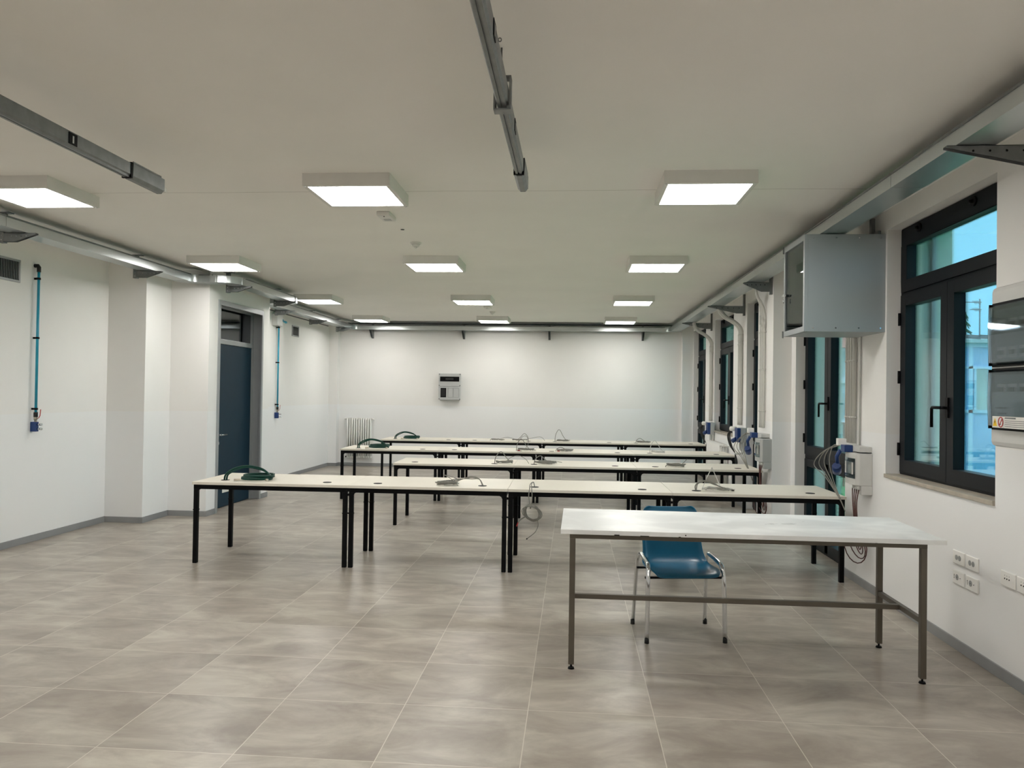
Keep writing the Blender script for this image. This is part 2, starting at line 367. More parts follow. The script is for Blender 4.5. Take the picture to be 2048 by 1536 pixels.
# ------------------------------------------------------------------ windows and french doors
def window(n, a, c, s_):
    w_ = sempty('window_%d' % n)
    X0, X1 = 2.61, 2.68; fz = s_ if s_ > 0 else .0
    fr = MB()
    fr.box(X0, X1, a, a+.05, fz, HEAD).box(X0, X1, c-.05, c, fz, HEAD).box(X0, X1, a+.05, c-.05, HEAD-.06, HEAD).box(X0, X1, a+.05, c-.05, fz, fz+.05)
    fr.box(X0, X1, a+.05, c-.05, 2.43, 2.49)
    low = 1.0 if s_ == 0 else None
    if low: fr.box(X0, X1, a+.05, c-.05, .92, .99)
    f = fr.build('window_frame', WFRAME, w_, bevel=.003)
    # transom sash
    xs0, xs1 = X0-.018, X1-.012
    ts = MB().box(xs0, xs1, a+.04, c-.04, HEAD-.15, HEAD-.015).box(xs0, xs1, a+.04, c-.04, 2.46, 2.55)
    ts.box(xs0, xs1, a+.04, a+.14, 2.55, HEAD-.15).box(xs0, xs1, c-.14, c-.04, 2.55, HEAD-.15)
    tb = ts.build('transom_sash', WFRAME, w_, bevel=.003)
    MB().box(2.635, 2.641, a+.13, c-.13, 2.54, HEAD-.14).build('glass_pane', GLASS, tb)
    for yy in (a+.45, c-.37):
        MB().cyl((xs0, yy, HEAD-.06), (xs0-.012, yy, HEAD-.06), .035, seg=14).cyl((xs0-.012, yy, HEAD-.06), (xs0-.03, yy+.01, HEAD-.06), .012).build('transom_latch', BLACK, tb)
    zb = (low-.01) if low else fz+.02
    mid = (a+c)/2
    for (y0, y1, leaf) in ((mid+.002, c-.035, 0), (a+.035, mid-.002, 1)):
        ls = MB(); ws = .095
        ls.box(xs0, xs1, y0, y0+ws, zb, 2.44).box(xs0, xs1, y1-ws, y1, zb, 2.44).box(xs0, xs1, y0+ws, y1-ws, zb, zb+.1).box(xs0, xs1, y0+ws, y1-ws, 2.35, 2.44)
        lo = ls.build('casement', WFRAME, w_, bevel=.003)
        MB().box(2.635, 2.641, y0+ws-.01, y1-ws+.01, zb+.09, 2.36).build('glass_pane', GLASS, lo)
        hy = (y1 if leaf == 0 else y0); hy = y1-.02 if leaf == 0 else y0+.02
        for zz in (zb+.18, (zb+2.44)/2+.05, 2.25):
            MB().cyl((xs0-.006, hy+(.02 if leaf == 0 else -.02), zz-.05), (xs0-.006, hy+(.02 if leaf == 0 else -.02), zz+.05), .012).build('hinge', BLACK, lo)
        if leaf == 0:
            h = MB().box(xs0-.014, xs0, mid-.045, mid-.010, 1.49, 1.63).cyl((xs0-.014, mid-.028, 1.56), (xs0-.05, mid-.028, 1.56), .010)
            h.tube([(xs0-.05, mid-.028, 1.56), (xs0-.055, mid+.09, 1.56), (xs0-.055, mid+.10, 1.55), (xs0-.055, mid+.10, 1.42)], .011)
            h.build('window_handle', BLACK, lo)
    if low:
        lp = MB()
        lp.box(xs0, xs1, a+.04, a+.13, .03, .94).box(xs0, xs1, c-.13, c-.04, .03, .94).box(xs0, xs1, mid-.05, mid+.05, .03, .94)
        lp.box(xs0, xs1, a+.13, c-.13, .03, .13).box(xs0, xs1, a+.13, c-.13, .86, .94)
        pb = lp.build('lower_panel_frame', WFRAME, w_, bevel=.003)
        MB().box(2.635, 2.641, a+.12, c-.12, .12, .87).build('glass_pane', GLASS, pb)
    if s_ > 0:
        MB().box(2.485, 2.63, a, c, s_-.03, s_).build('window_sill', SILL, w_, bevel=.003)
        MB().box(2.68, 3.04, a, c, s_-.03, s_-.005).build('outer_sill', SILL, w_)
for i, q in enumerate(WIN): window(i+1, *q)

# ------------------------------------------------------------------ blue door in the projecting bay
d = sempty('door_1')
f = MB()
f.box(-4.64, -4.615, 9.785, 9.84, 0, 2.79).box(-4.64, -4.615, 11.195, 11.25, 0, 2.79).box(-4.64, -4.615, 9.84, 11.195, 2.725, 2.79)
f.box(-4.83, -4.64, 9.785, 9.80, 0, 2.775).box(-4.83, -4.64, 11.235, 11.25, 0, 2.775).box(-4.83, -4.64, 9.80, 11.235, 2.775, 2.79)
f.box(-4.83, -4.76, 9.80, 9.85, 0, 2.775).box(-4.83, -4.76, 11.185, 11.235, 0, 2.775).box(-4.83, -4.76, 9.85, 11.185, 2.72, 2.775).box(-4.83, -4.76, 9.85, 11.185, 2.235, 2.30)
f.build('door_frame', ALU, d, bevel=.003)
MB().box(-4.80, -4.792, 9.85, 11.185, 2.30, 2.72).build('transom_pane', DGLASS, d)
MB().box(-4.815, -4.775, 9.855, 10.02, .01, 2.23).build('fixed_panel', DOORB, d, bevel=.002)
lf = MB().box(-4.815, -4.772, 10.075, 11.18, .01, 2.23).build('door_leaf', DOORB, d, bevel=.002)
MB().box(-4.815, -4.768, 10.02, 10.075, .01, 2.23).build('edge_strip', ALU, lf)
h = MB().cyl((-4.772, 10.14, 1.0), (-4.72, 10.14, 1.0), .011).tube([(-4.72, 10.14, 1.0), (-4.715, 10.16, 1.0), (-4.715, 10.29, 1.0)], .011).cyl((-4.772, 10.14, 1.0), (-4.764, 10.14, 1.0), .027)
h.build('door_handle', CHROME, lf)
MB().cyl((-4.772, 10.14, .89), (-4.762, 10.14, .89), .027, seg=16).build('lock_plate', CHROME, lf)
MB().box(-4.772, -4.768, 10.30, 10.80, .20, .275).build('kick_plate', STICK, lf)

# ------------------------------------------------------------------ ceiling light panels
def make_light():
    r = thing('ceiling_light', '', 'ceiling light', (0, 0, CZ-.088), 0, 'square ceiling light panels')
    S = .62; hb = .088; q = .03
    b = MB().box(0, q, 0, S, 0, hb).box(S-q, S, 0, S, 0, hb).box(q, S-q, 0, q, 0, hb).box(q, S-q, S-q, S, 0, hb).box(q, S-q, q, S-q, hb-.01, hb)
    b.build('housing', LWHITE, r)
    MB().box(q, S-q, q, S-q, .006, .012).build('diffuser', DIFF, r)
    for (x, y) in ((.015, .015), (S-.015, S-.015)): MB().cyl((x, y, 0), (x, y, -.004), .007, seg=8).build('screw', CHROME, r)
    return r
L0 = make_light(); used = False
rows = [(5.273, 'front row'), (8.49, 'second row from the camera'), (11.88, 'third row from the camera'), (15.116, 'row by the back wall')]
cols = [(-4.405, 'column nearest the door wall'), (-1.908, 'middle column'), (.593, 'column nearest the windows')]
for (yy, rn) in rows:
    for (xx, cn) in cols:
        lb = 'square ceiling light, %s, %s' % (cn, rn)
        if not used: L0.location = (xx, yy, CZ-.088); L0['label'] = lb; used = True
        else: dup(L0, (xx, yy, CZ-.088), 0, lb)
for k, xx in enumerate((-4.405, -1.908, .593)):  # unseen lamps continuing the grid, added to brighten the near part of the room
    nm = ['towards the door wall', 'in the middle', 'towards the windows'][k]
    dup(L0, (xx, 2.05, CZ-.088), 0, 'added unseen square ceiling light above the camera, %s' % nm)
    dup(L0, (xx, -1.17, CZ-.088), 0, 'added unseen square ceiling light behind the camera, %s' % nm)

# ------------------------------------------------------------------ cable trunking along the walls
ZB, ZT = 2.952, 3.040
def trunk(name, label, parts):
    r = thing(name, label, 'cable trunking')
    for kind, path in parts:
        b = MB(); b.sweep(path, .20, ZB, ZT); o = b.build(kind, GALV, r)
        if kind == 'channel':
            bl = MB().sweep(path, .212, ZT-.008, ZT+.006); bl.build('lid', GALVD, o)
        if kind == 'elbow':
            cp_ = MB()
            for e in (0, -1):
                p = Vector(path[e]+(0,) if len(path[e]) == 2 else path[e]); q = Vector((path[1 if e == 0 else -2])+(0,)); tt = (q-p).normalized()
                cp_.sweep([(p.x-tt.x*.05, p.y-tt.y*.05), (p.x+tt.x*.02, p.y+tt.y*.02)], .208, ZB-.004, ZT+.004)
            cp_.build('coupler', GALV, o)
    return r
def chan(a, b_, n):
    out = []
    for i in range(n):
        p = (a[0]+(b_[0]-a[0])*i/n, a[1]+(b_[1]-a[1])*i/n); q = (a[0]+(b_[0]-a[0])*(i+1)/n, a[1]+(b_[1]-a[1])*(i+1)/n)
        L_ = math.hypot(q[0]-p[0], q[1]-p[1]); g = .002/L_
        out.append(('channel', [(p[0]+(q[0]-p[0])*g, p[1]+(q[1]-p[1])*g), (q[0]-(q[0]-p[0])*g, q[1]-(q[1]-p[1])*g)]))
    return out
XL, XJ, XL2, XR, YBK = -4.845, -4.32, -4.815, 2.086, 16.43
trunk('cable_trunking', 'galvanised trunking along the blue door wall, jogging around the door bay', chan((XL, -3.3), (XL, 9.262), 4) +
      [('elbow', arc((XL+.17, 9.262), .17, 180, 90)), ('channel', [(XL+.17, 9.432), (XJ-.17, 9.432)]), ('elbow', arc((XJ-.17, 9.602), .17, -90, 0))] +
      [('channel', [(XJ, 9.602), (XJ, 11.50)]), ('elbow', arc((XJ-.17, 11.50), .17, 0, 90)), ('channel', [(XJ-.17, 11.67), (XL2+.17, 11.67)]), ('elbow', arc((XL2+.17, 11.84), .17, 270, 180))] +
      chan((XL2, 11.84), (XL2, 16.22), 2))
trunk('cable_trunking', 'galvanised trunking along the back wall', [('elbow', arc((XL2+.2, YBK-.2), .2, 180, 90))] + chan((XL2+.2, YBK), (XR-.2, YBK), 3))
trunk('cable_trunking', 'galvanised trunking above the window wall', [('elbow', arc((XR-.2, YBK-.2), .2, 90, 0))] + chan((XR, YBK-.2), (XR, -3.3), 7))

# thin galvanised conduit lying against the ceiling along the back wall, and the dark pipe on the door wall
tag(MB().cyl((-4.9, 16.53, 3.10), (2.2, 16.53, 3.10), .014).build('conduit', GALVD), 'thin dark conduit under the ceiling along the back wall', 'conduit')
tag(MB().box(-4.99, -4.965, 12.0, 15.4, 2.93, 2.942).build('cable', CABLEB), 'black cable laid along trunking near the small wall vent', 'cable')

# brackets
def hung_bracket(x, y, label, rz=0, arm=.29, post=True, group='brackets carrying the trunking', dp=.075):
    """local frame: plate/post at x=0, arm runs to +x"""
    r = thing('trunking_bracket', label, 'bracket', (x, y, 0), rz, group)
    z = ZB-.001; b = MB()
    b.poly([(0, -.02, z), (arm, -.02, z), (arm, -.02, z-.012), (.10 if dp < .1 else .05, -.02, z-dp), (0, -.02, z-dp)], (0, .003, 0))
    b.poly([(0, .017, z), (arm, .017, z), (arm, .017, z-.012), (.10 if dp < .1 else .05, .017, z-dp), (0, .017, z-dp)], (0, .003, 0))
    b.box(0, arm, -.02, .02, z-.003, z)
    b.build('arm', GALVD, r)
    pb = MB().box(-.045 if post else .0, .0 if post else .02, -.0225, .0225, z-dp-.01, CZ if post else z+.13)
    pb.build('post', GALVD, r)
    if post: MB().box(-.075, .05, -.035, .035, CZ-.008, CZ).build('ceiling_plate', GALVD, r)
    h = MB()
    for (xx, zz) in ((-.022 if post else .012, z-.02), (-.022 if post else .012, z-.06)): h.cyl((xx, -.0225, zz), (xx, -.0235, zz), .006, seg=8)
    for k in range(4): h.cyl((.07+.045*k, -.02, z-.028), (.07+.045*k, -.021, z-.028), .005, seg=8)
    h.build('bolt_heads', CHROME, r)
    return r
for (x, y, lb) in ((-4.965, 6.40, 'bracket above the nearest blue air pipe, under the door wall trunking'), (-4.965, 8.47, 'bracket beside the first wall pillar, under the door wall trunking'),
                   (-4.44, 9.70, 'bracket above the blue door, just after the trunking bend'), (-4.44, 11.3, 'bracket at the far edge of the door bay, under the trunking'),
                   (-4.935, 12.6, 'bracket over the small white junction box with the air pipe'), (-4.935, 14.3, 'bracket just past the small wall vent, under the trunking'),
                   (-4.935, 15.95, 'bracket near the back corner, under the door wall trunking')):
    hung_bracket(x, y, lb)
for (x, lb) in ((-4.36, 'bracket on the back wall above the white radiator'), (-2.36, 'bracket on the back wall above the grey meter panel'), (-.52, 'bracket at the middle of the back wall'), (1.45, 'bracket on the back wall towards the windows')):
    hung_bracket(x, YB, lb, -PI/2, arm=.27, post=False, dp=.165)
def wall_bracket(x, y, L_, label):
    r = thing('trunking_bracket', label, 'bracket', (x, y, 0), PI, 'brackets on the window wall')
    z = ZB-.001; b = MB()
    for yy in (-.022, .019): b.poly([(0.03, yy, z), (L_, yy, z), (L_, yy, z-.012), (.12, yy, z-.105), (.03, yy, z-.105)], (0, .003, 0))
    b.box(.03, L_, -.022, .022, z-.003, z); b.build('arm', GALVD, r)
    MB().box(0, .03, -.0225, .0225, z-.14, CZ-.01).build('wall_channel', GALVD, r)
    h = MB()
    for k in range(5): h.cyl((.09+.08*k*L_/.53, .022, z-.03), (.09+.08*k*L_/.53, .0235, z-.03), .006, seg=8)
    h.build('bolt_heads', BLACK, r)
wall_bracket(2.5, 4.25, .56, 'large bracket beside the near window, above the clear-fronted board')
wall_bracket(2.5, 6.72, .54, 'bracket hidden over the big grey wall cabinet')
wall_bracket(2.29, 9.22, .33, 'bracket on the pilaster beyond the grey cabinet')
wall_bracket(2.5, 11.62, .54, 'bracket over the middle pair of bent conduits, on the window wall')
wall_bracket(2.5, 14.32, .54, 'bracket over the farthest pair of bent conduits, on the window wall')

# ------------------------------------------------------------------ two hanging busbar rails
def rail(x, lab, sock_y, mirror):
    r = thing('busbar_rail', lab, 'busbar trunking', (x, 0, 0))
    z1, z0, W_ = 2.95, 2.866, .052; y1 = 4.40
    # section in xz: box with chamfered, grooved underside
    sec = [(-W_, z1), (0, z1), (0, z0+.018), (-.008, z0+.010), (-.008, z0), (-.022, z0), (-.022, z0+.008), (-.030, z0+.008), (-.030, z0), (-W_+.008, z0), (-W_+.008, z0+.010), (-W_, z0+.018)]
    b = MB().poly([(p[0], Y0+.2, p[1]) for p in sec], (0, y1-Y0-.2, 0)); b.build('rail_body', GALVD, r)
    c = MB().box(-W_-.006, .006, y1+.012, y1+.37, z0+.012, z1+.004).box(-W_-.006, -W_, y1+.012, y1+.33, z1+.004, z1+.014).box(0, .006, y1+.012, y1+.33, z1+.004, z1+.014)
    c.poly([(.006, y1+.012, z0+.012), (-.010, y1+.012, z0-.008), (-.040, y1+.012, z0-.008), (-W_-.006, y1+.012, z0+.012)], (0, .35, 0))
    c.build('end_coupler', GALVD, r, bevel=.002)
    MB().box(-.036, -.016, y1+.38, y1+.43, z0+.02, z0+.05).build('end_pin', PLASTL, r)
    MB().box(-W_-.004, .004, y1-.004, y1+.012, z0-.004, z1+.006).build('gasket', BLACK, r)
    for sy_ in sock_y:
        s_ = MB().box(0, .004, sy_-.035, sy_+.035, z0+.016, z1-.006).build('tap_off_outlet', BLACK, r, bevel=.002)
        MB().box(.004, .0045, sy_-.006, sy_+.006, z0+.026, z1-.02).build('outlet_contacts', PLAST, s_)
    hy = 3.38 if mirror else 3.06
    hb = MB().box(-W_-.012, -W_-.004, hy-.03, hy+.03, z0-.012, z1+.02).box(.004, .012, hy-.03, hy+.03, z0-.012, z1+.05).box(-W_-.012, .012, hy-.03, hy+.03, z0-.016, z0-.010)
    hb.box(-.04, .012, hy-.03, hy+.03, z1+.045, z1+.05).cyl((-.034, hy, z1+.05), (-.034, hy, CZ), .004, seg=8)
    hb.build('hanger', GALVD, r)
    e = MB().tube([(0.006+.006*math.cos(a*PI/6), 2.9, z1-.002+.007*math.sin(a*PI/6)) for a in range(12)], .0022, 6, closed=True); e.build('eyelet', GALVD, r)
rail(-2.634, 'galvanised busbar rail hanging nearest the door wall side', (3.86,), False)
rail(-.300, 'galvanised busbar rail hanging over the middle of the room', (2.75, 3.75), True)

# small items on the ceiling
def smoke(x, y, lb):
    r = thing('smoke_detector', lb, 'smoke detector', (x, y, CZ))
    MB().cyl((0, 0, 0), (0, 0, -.016), .055, seg=20).build('base', LWHITE, r)
    MB().cyl((0, 0, -.016), (0, 0, -.045), .045, .03, seg=20).cyl((0, 0, -.045), (0, 0, -.06), .018, .008, seg=12).build('sensor_head', LWHITE, r)
smoke(-1.61, 7.75, 'small round smoke detector between the first and second light rows')
smoke(-1.51, 14.28, 'small round smoke detector near the last light row')
def ebox(x, y, lb):
    r = thing('ceiling_junction_box', lb, 'junction box', (x, y, CZ))
    MB().box(-.055, .055, -.12, .12, -.035, 0).build('cover', LWHITE, r, bevel=.004); MB().box(-.03, .03, .02, .08, -.038, -.035).build('indicator', PLAST, r)
    MB().cyl((0, -.08, -.035), (0, -.08, -.039), .006).build('screw', BLACK, r)
ebox(-1.615, 6.52, 'small white box on the ceiling behind the front middle light')
ebox(-1.51, 13.45, 'tiny white box on the ceiling before the far smoke detector')
tag(MB().cyl((-1.61, 7.13, CZ), (-1.61, 7.13, CZ-.003), .018, seg=16).build('ceiling_plug', HOLE), 'small black plug in the ceiling before the near smoke detector', 'plug')

# ------------------------------------------------------------------ desks
DL, DD, DZ = 1.468, .832, .755
def make_desk():
    r = thing('desk', '', 'desk', (0, 0, 0), 0, '')
    tp = MB().box(.001, DL-.001, 0, DD, DZ-.025, DZ); tp = tp.build('tabletop', [DESK, EDGE], r, bevel=.002)
    for f_ in tp.data.polygons: f_.material_index = 0 if f_.normal.z > .5 else 1
    f = MB(); z1 = DZ-.0255; z0 = z1-.042; i = .009; L_ = .04
    f.box(i, DL-i, .02, .045, z0, z1).box(i, DL-i, DD-.045, DD-.02, z0, z1).box(i, i+.025, .045, DD-.045, z0, z1).box(DL-i-.025, DL-i, .045, DD-.045, z0, z1)
    for sx, x0 in ((1, i+L_), (-1, DL-i-L_)):
        for y0 in (.02, DD-.045): f.poly([(x0, y0, z0), (x0+sx*.026, y0, z0), (x0+sx*.010, y0, z0-.008), (x0, y0, z0-.028)], (0, .02, 0))
    f.build('apron_frame', BLACK, r)
    for x0 in (i, DL-i-L_):
        for y0 in (.018, DD-.018-L_):
            lg = MB().box(x0, x0+L_, y0, y0+L_, 0, z0+.001).build('leg', BLACK, r, bevel=.004)
            MB().box(x0-.002, x0+L_+.002, y0-.002, y0+L_+.002, .49, .50).build('collar', BLACK, lg)
    lk = MB().box(DL-i, DL+i, .03, .05, .49, .50).box(DL-i, DL+i, .03, .05, .655, .675).box(DL-i, DL+i, DD-.05, DD-.03, .655, .675)
    lk.build('coupling_link', BLACK, r)
    for gx in (.235, 1.22):
        g = MB().cyl((gx, .19, DZ-.001), (gx, .19, DZ+.003), .040, seg=20).build('cable_grommet', HOLE, r)
    return r
D0 = make_desk(); used = False
DROWS = [(-3.513, 6.955, .010, 4, 'in the front desk row', 'front desk row'), (-2.165, 9.27, .018, 3, 'in the second desk row', 'second desk row'),
         (-3.475, 11.41, .034, 4, 'in the third desk row', 'third desk row'), (-3.485, 13.91, .030, 4, 'in the last row', 'last desk row')]
ORD = {4: ['at the door end', 'second from the door end', 'second from the window end', 'at the window end'], 3: ['at the door end', 'in the middle', 'at the window end']}
def desk_pt(row, k, lx, ly, z=0.0):
    x0, y0, a, n, _, _ = DROWS[row]
    X = k*DL+lx
    return Vector((x0+X*math.cos(a)-ly*math.sin(a), y0+X*math.sin(a)+ly*math.cos(a), z))
for ri, (x0, y0, a, n, rn, gn) in enumerate(DROWS):
    for k in range(n):
        p = desk_pt(ri, k, 0, 0); lb = 'cream desk with black legs %s, %s' % (rn, ORD[n][k])
        if not used: D0.location = p; D0.rotation_euler = (0, 0, a); D0['label'] = lb; D0['group'] = gn; used = True; d_ = D0
        else: d_ = dup(D0, p, a, lb, gn)
        if ri == 0 and k == 3: d_.scale.x = 1.027
        if k == n-1:
            for ch in list(d_.children):
                if ch.name.startswith('coupling_link'): bpy.data.objects.remove(ch)

# ------------------------------------------------------------------ cables and hoses on the desks
TZ = DZ+.004
def hose_coil(row, k, lx, ly, label, s=1.0):
    """green hose rising from a grommet, arching over and lying coiled"""
    r = thing('coiled_hose', label, 'hose', desk_pt(row, k, lx, ly, 0), DROWS[row][2], 'green hoses on the desks')
    for off, hz in ((0, 0), (.022, -.012)):
        pts = [(off-.01, 0, DZ+.002), (.0+off, .01, TZ+.05), (.06+off, .04, TZ+.10+hz), (.16, .10, TZ+.125+hz), (.28, .15, TZ+.10+hz), (.36, .14, TZ+.055), (.42, .06, TZ+.03)]
        rad = .13
        for q in range(22):
            a_ = .4-q*.62; rr_ = rad*(1+.05*math.sin(q*1.7))
            pts.append((.29+off*.5+rr_*math.cos(a_)*1.05, .05+off+rr_*.95*math.sin(a_), TZ+.012+(.020 if off else 0)+.0008*q))
        b = MB().tube(smooth([(p[0]*s, p[1]*s, DZ+(p[2]-DZ)*s) for p in pts], 5), .0085*s, 8)
        b.build('hose', HOSE, r)
    MB().cyl((.17*s, -.06*s, TZ+.012), (.12*s, -.085*s, TZ+.010), .010*s, seg=10).build('fitting', BRASS, r)
    MB().cyl((.40*s, -.03*s, TZ+.012), (.43*s, -.045*s, TZ+.012), .010*s, seg=10).build('fitting', BRASS, r)
hose_coil(0, 0, .235, .19, 'dark green coiled hose on the front row desk at the door end')
hose_coil(2, 0, .235, .19, 'dark green coiled hose on the third row desk at the door end', 1.05)
hose_coil(3, 0, .235, .19, 'dark green coiled hose on the last row desk at the door end', 1.0)

def cable_thing(row, k, lx, ly, paths, label, ends=(), group='grey cables left on the desks'):
    r = thing('grey_cable', label, 'cable', desk_pt(row, k, lx, ly, 0), DROWS[row][2], group)
    for pts, rad, m in paths: MB().tube(smooth(pts, 6), rad, 7).build('strand', m, r)
    for (p, q, rad, m) in ends: MB().cyl(p, q, rad, seg=8).build('plug', m, r)
    return r
def coil_pts(cx, cy_, rx, ry, n, z, dz=.002, ph=0.0, wob=.16):
    rnd = random.Random(int(ph*100)+n)
    return [(cx+rx*(1+wob*rnd.uniform(-1, 1))*math.cos(ph+q*.7), cy_+ry*(1+wob*rnd.uniform(-1, 1))*math.sin(ph+q*.7), z+dz*q*.3+rnd.uniform(0, .016)) for q in range(n)]
z_ = TZ+.006
# front row: bundle arching out of a grommet
P_ = []
for o_ in (0, .012, .024):
    P_.append(([(.0+o_*.3, 0, DZ), (-.03, .01, z_+.05), (-.10, .02, z_+.075-o_), (-.18, .03, z_+.05), (-.27, .02, z_+.02+o_), (-.36, -.02, z_+.005), (-.42, -.04, z_)], .0045, CABLEG))
for j in range(5): P_.append((coil_pts(-.33, .0, .10-.006*j, .05+.008*j, 16, z_+.003*j, .001, .5*j), .0038, CABLEG))
P_.append(([(-.42, -.04, z_), (-.21, -.03, z_+.04), (-.36, .0, z_+.085), (-.30, .01, z_+.05), (-.27, .02, z_+.01)], .003, CABLEG))
P_.append(([(-.27, -.02, z_), (-.24, -.05, z_+.006), (-.22, -.07, z_), (-.27, -.09, z_), (-.35, -.08, z_)], .003, CABLEG))
cable_thing(0, 1, 1.22, .19, P_, 'grey cable bundle arching from a grommet, front row, second desk from the door')
# front row hanging coil over the front edge
P_ = []
for o_ in (-.006, .006):
    P_.append(([(.0, 0, DZ), (-.01, -.04, z_+.04), (-.028+o_, -.12, z_+.03), (-.028+o_*1.6, -.180, z_-.002), (-.028+o_*2.5, -.205, DZ-.06), (-.024+o_, -.205, DZ-.14), (-.028, -.205, DZ-.17)], .0042, CABLEG))
for j in range(6):
    c_ = [(-.01+.012*math.sin(j*2.1)+(.062+.004*j)*math.cos(q*.7+j), -.205-.004*j, .55+(.075-.004*j)*math.sin(q*.7+j)-.25*(.062)*math.cos(q*.7+j)) for q in range(10)]
    P_.append((c_, .0038, CABLEG))
P_.append(([(-.075, -.205, .51), (-.11, -.21, .49), (-.135, -.21, .46)], .006, CABLEG))
P_.append(([(.035, -.21, .50), (.045, -.21, .44), (.02, -.21, .38), (-.03, -.21, .335), (-.05, -.21, .32)], .0035, CABLEG))
cable_thing(0, 2, .235, .19, P_, 'looped grey cable hanging over the front edge of a front row desk', [((-.135, -.21, .46), (-.148, -.21, .425), .005, RED), ((-.05, -.21, .32), (-.058, -.21, .312), .006, CABLEB)])
# front row window end: springy loop
P_ = [([(0, 0, DZ), (.0, .01, z_+.04), (.06, .03, z_+.08), (.14, .03, z_+.07), (.22, .02, z_+.03), (.30, .0, z_)], .0055, CABLEG),
      ([(.005, .0, DZ), (.02, .02, z_+.05), (.08, .03, z_+.075), (.18, .03, z_+.045), (.32, .02, z_)], .0045, CABLEG),
      ([(.06, .02, z_), (.10, .05, z_+.09), (.155, .09, z_+.185), (.165, .09, z_+.185), (.20, .07, z_+.10), (.24, .03, z_+.01), (.30, .01, z_)], .0035, CABLEW)]
for j in range(4): P_.append((coil_pts(.20, -.005, .13-.006*j, .05+.01*j, 15, z_+.002*j, .001, .8*j), .0036, CABLEG if j % 2 else CABLEW))
cable_thing(0, 3, .235, .19, P_, 'pale springy cable loop rising in a peak, front row desk at the window end', [((.32, .0, z_), (.345, .0, z_), .006, CABLEB)])
def generic(row, k, lx, ly, label, peak=.10, size=.11, seed=1, lean=1, m=CABLEG, red=False, tail=None, n=5):
    rnd = random.Random(seed); P_ = []
    P_.append(([(0, 0, DZ), (.01*lean, .01, z_+peak*.5), (.05*lean, .03, z_+peak*.95), (.09*lean, .03, z_+peak), (.15*lean, .01, z_+peak*.45), (.22*lean, -.01, z_)], .0048, m))
    for j in range(n):
        P_.append((coil_pts(size*1.2*lean, 0, size*rnd.uniform(.8, 1.1), size*rnd.uniform(.35, .6), 15, z_+.003*j, .0015, rnd.uniform(0, 6), .15), .0036, m))
    if tail: P_.append(([(.12*lean, .0, z_)]+[Vector(q) for q in tail], .0032, m))
    ends = [((.02, -.03, z_), (.06, -.035, z_), .006, RED)] if red else []
    return cable_thing(row, k, lx, ly, P_, label, ends)
generic(1, 0, 1.22, .19, 'grey cable heap with one high arch, second row desk at the door end', .13, .10, 2, 1, CABLEG, tail=[(.2, .02, z_+.07), (.30, .02, z_+.09), (.38, .02, z_+.05), (.42, 0, z_)])
generic(1, 1, .235, .19, 'thick grey cable bundle, middle desk of the second row', .09, .12, 3, 1, CABLEG, n=8, tail=[(.25, .02, z_+.03), (.34, .01, z_+.02)])
generic(1, 2, .36, .20, 'flat grey cable coil with two upright ends, second row, window end', .02, .10, 4, 1, CABLEG, n=7, tail=[(.20, .02, z_+.03), (.25, .02, z_+.08), (.26, .02, z_+.09)])
generic(2, 1, 1.17, .20, 'grey looped cable with a tall wiry arch, third row', .16, .12, 5, 1, CABLEG, red=True, tail=[(.18, .02, z_+.10), (.16, .02, z_+.20), (.10, .02, z_+.21), (.02, .02, z_+.12)])
generic(2, 2, .30, .20, 'grey cable heap with red tips, third row, second desk from the window', .05, .11, 6, 1, CABLEG, red=True)
generic(2, 3, .235, .19, 'pale cable standing in a narrow peak, third row desk at the window end', .17, .10, 7, 1, CABLEW)
generic(3, 1, .52, .19, 'loose grey cable lying flat, last row, second desk from the door', .02, .12, 8, 1, CABLEG, n=2, tail=[(.3, .05, z_+.05), (.45, .04, z_+.02)])
generic(3, 1, 1.22, .19, 'grey cable with a bent dark stem, last row, beside the second desk grommet', .12, .13, 9, -1, CABLEG, n=3, tail=[(.2, .02, z_+.07), (.3, .02, z_)])
generic(3, 2, .235, .19, 'grey cable forming a pointed triangle, last row, second desk from the window', .20, .12, 10, 1, CABLEG, n=4)
generic(3, 3, .235, .19, 'low tangle of thin grey cable, last row desk at the window end', .07, .12, 11, 1, CABLEG, n=4)

# ------------------------------------------------------------------ white workbench
wb = thing('workbench', 'old white topped workbench with taupe steel frame, nearest the camera', 'workbench', (0, 0, 0))
BX0, BX1, BY0, BY1, BZ = -.062, 2.110, 4.560, 5.405, .823
MB().poly([(BX0, BY0+.012, BZ), (BX1, BY0, BZ), (BX1+.008, BY1-.02, BZ), (BX0+.006, BY1+.02, BZ)], (0, 0, -.027)).build('bench_top', BENCH, wb, bevel=.002)
for (x, w_, hh) in ((.25, .03, .006), (.40, .05, .004), (.62, .012, .004), (1.72, .012, .02), (1.85, .01, .008)):
    MB().box(x, x+w_, BY0+.0035-.006*(x/2.1)+.004, BY0+.012-.012*(x/2.1)+.001, BZ-.0275, BZ-.0275+hh).build('edge_chip', HOLE, wb)
MB().cyl((.66, BY0+.012, BZ-.015), (.66, BY0+.0065, BZ-.015), .004, seg=8).build('edge_hole', HOLE, wb)
fr = MB(); z1 = BZ-.0275; z0 = z1-.028; lw = .034
LX = (-.008, 1.985); LY = (4.595, 5.225)
fr.box(LX[0], LX[1]+lw, LY[0], LY[0]+.03, z0, z1).box(LX[0], LX[1]+lw, LY[1], LY[1]+.03, z0, z1)
fr.box(LX[0], LX[0]+.03, LY[0]+.03, LY[1], z0, z1).box(LX[1]+.004, LX[1]+lw, LY[0]+.03, LY[1], z0, z1)
fr.build('top_rail_frame', BENCHF, wb, bevel=.002)
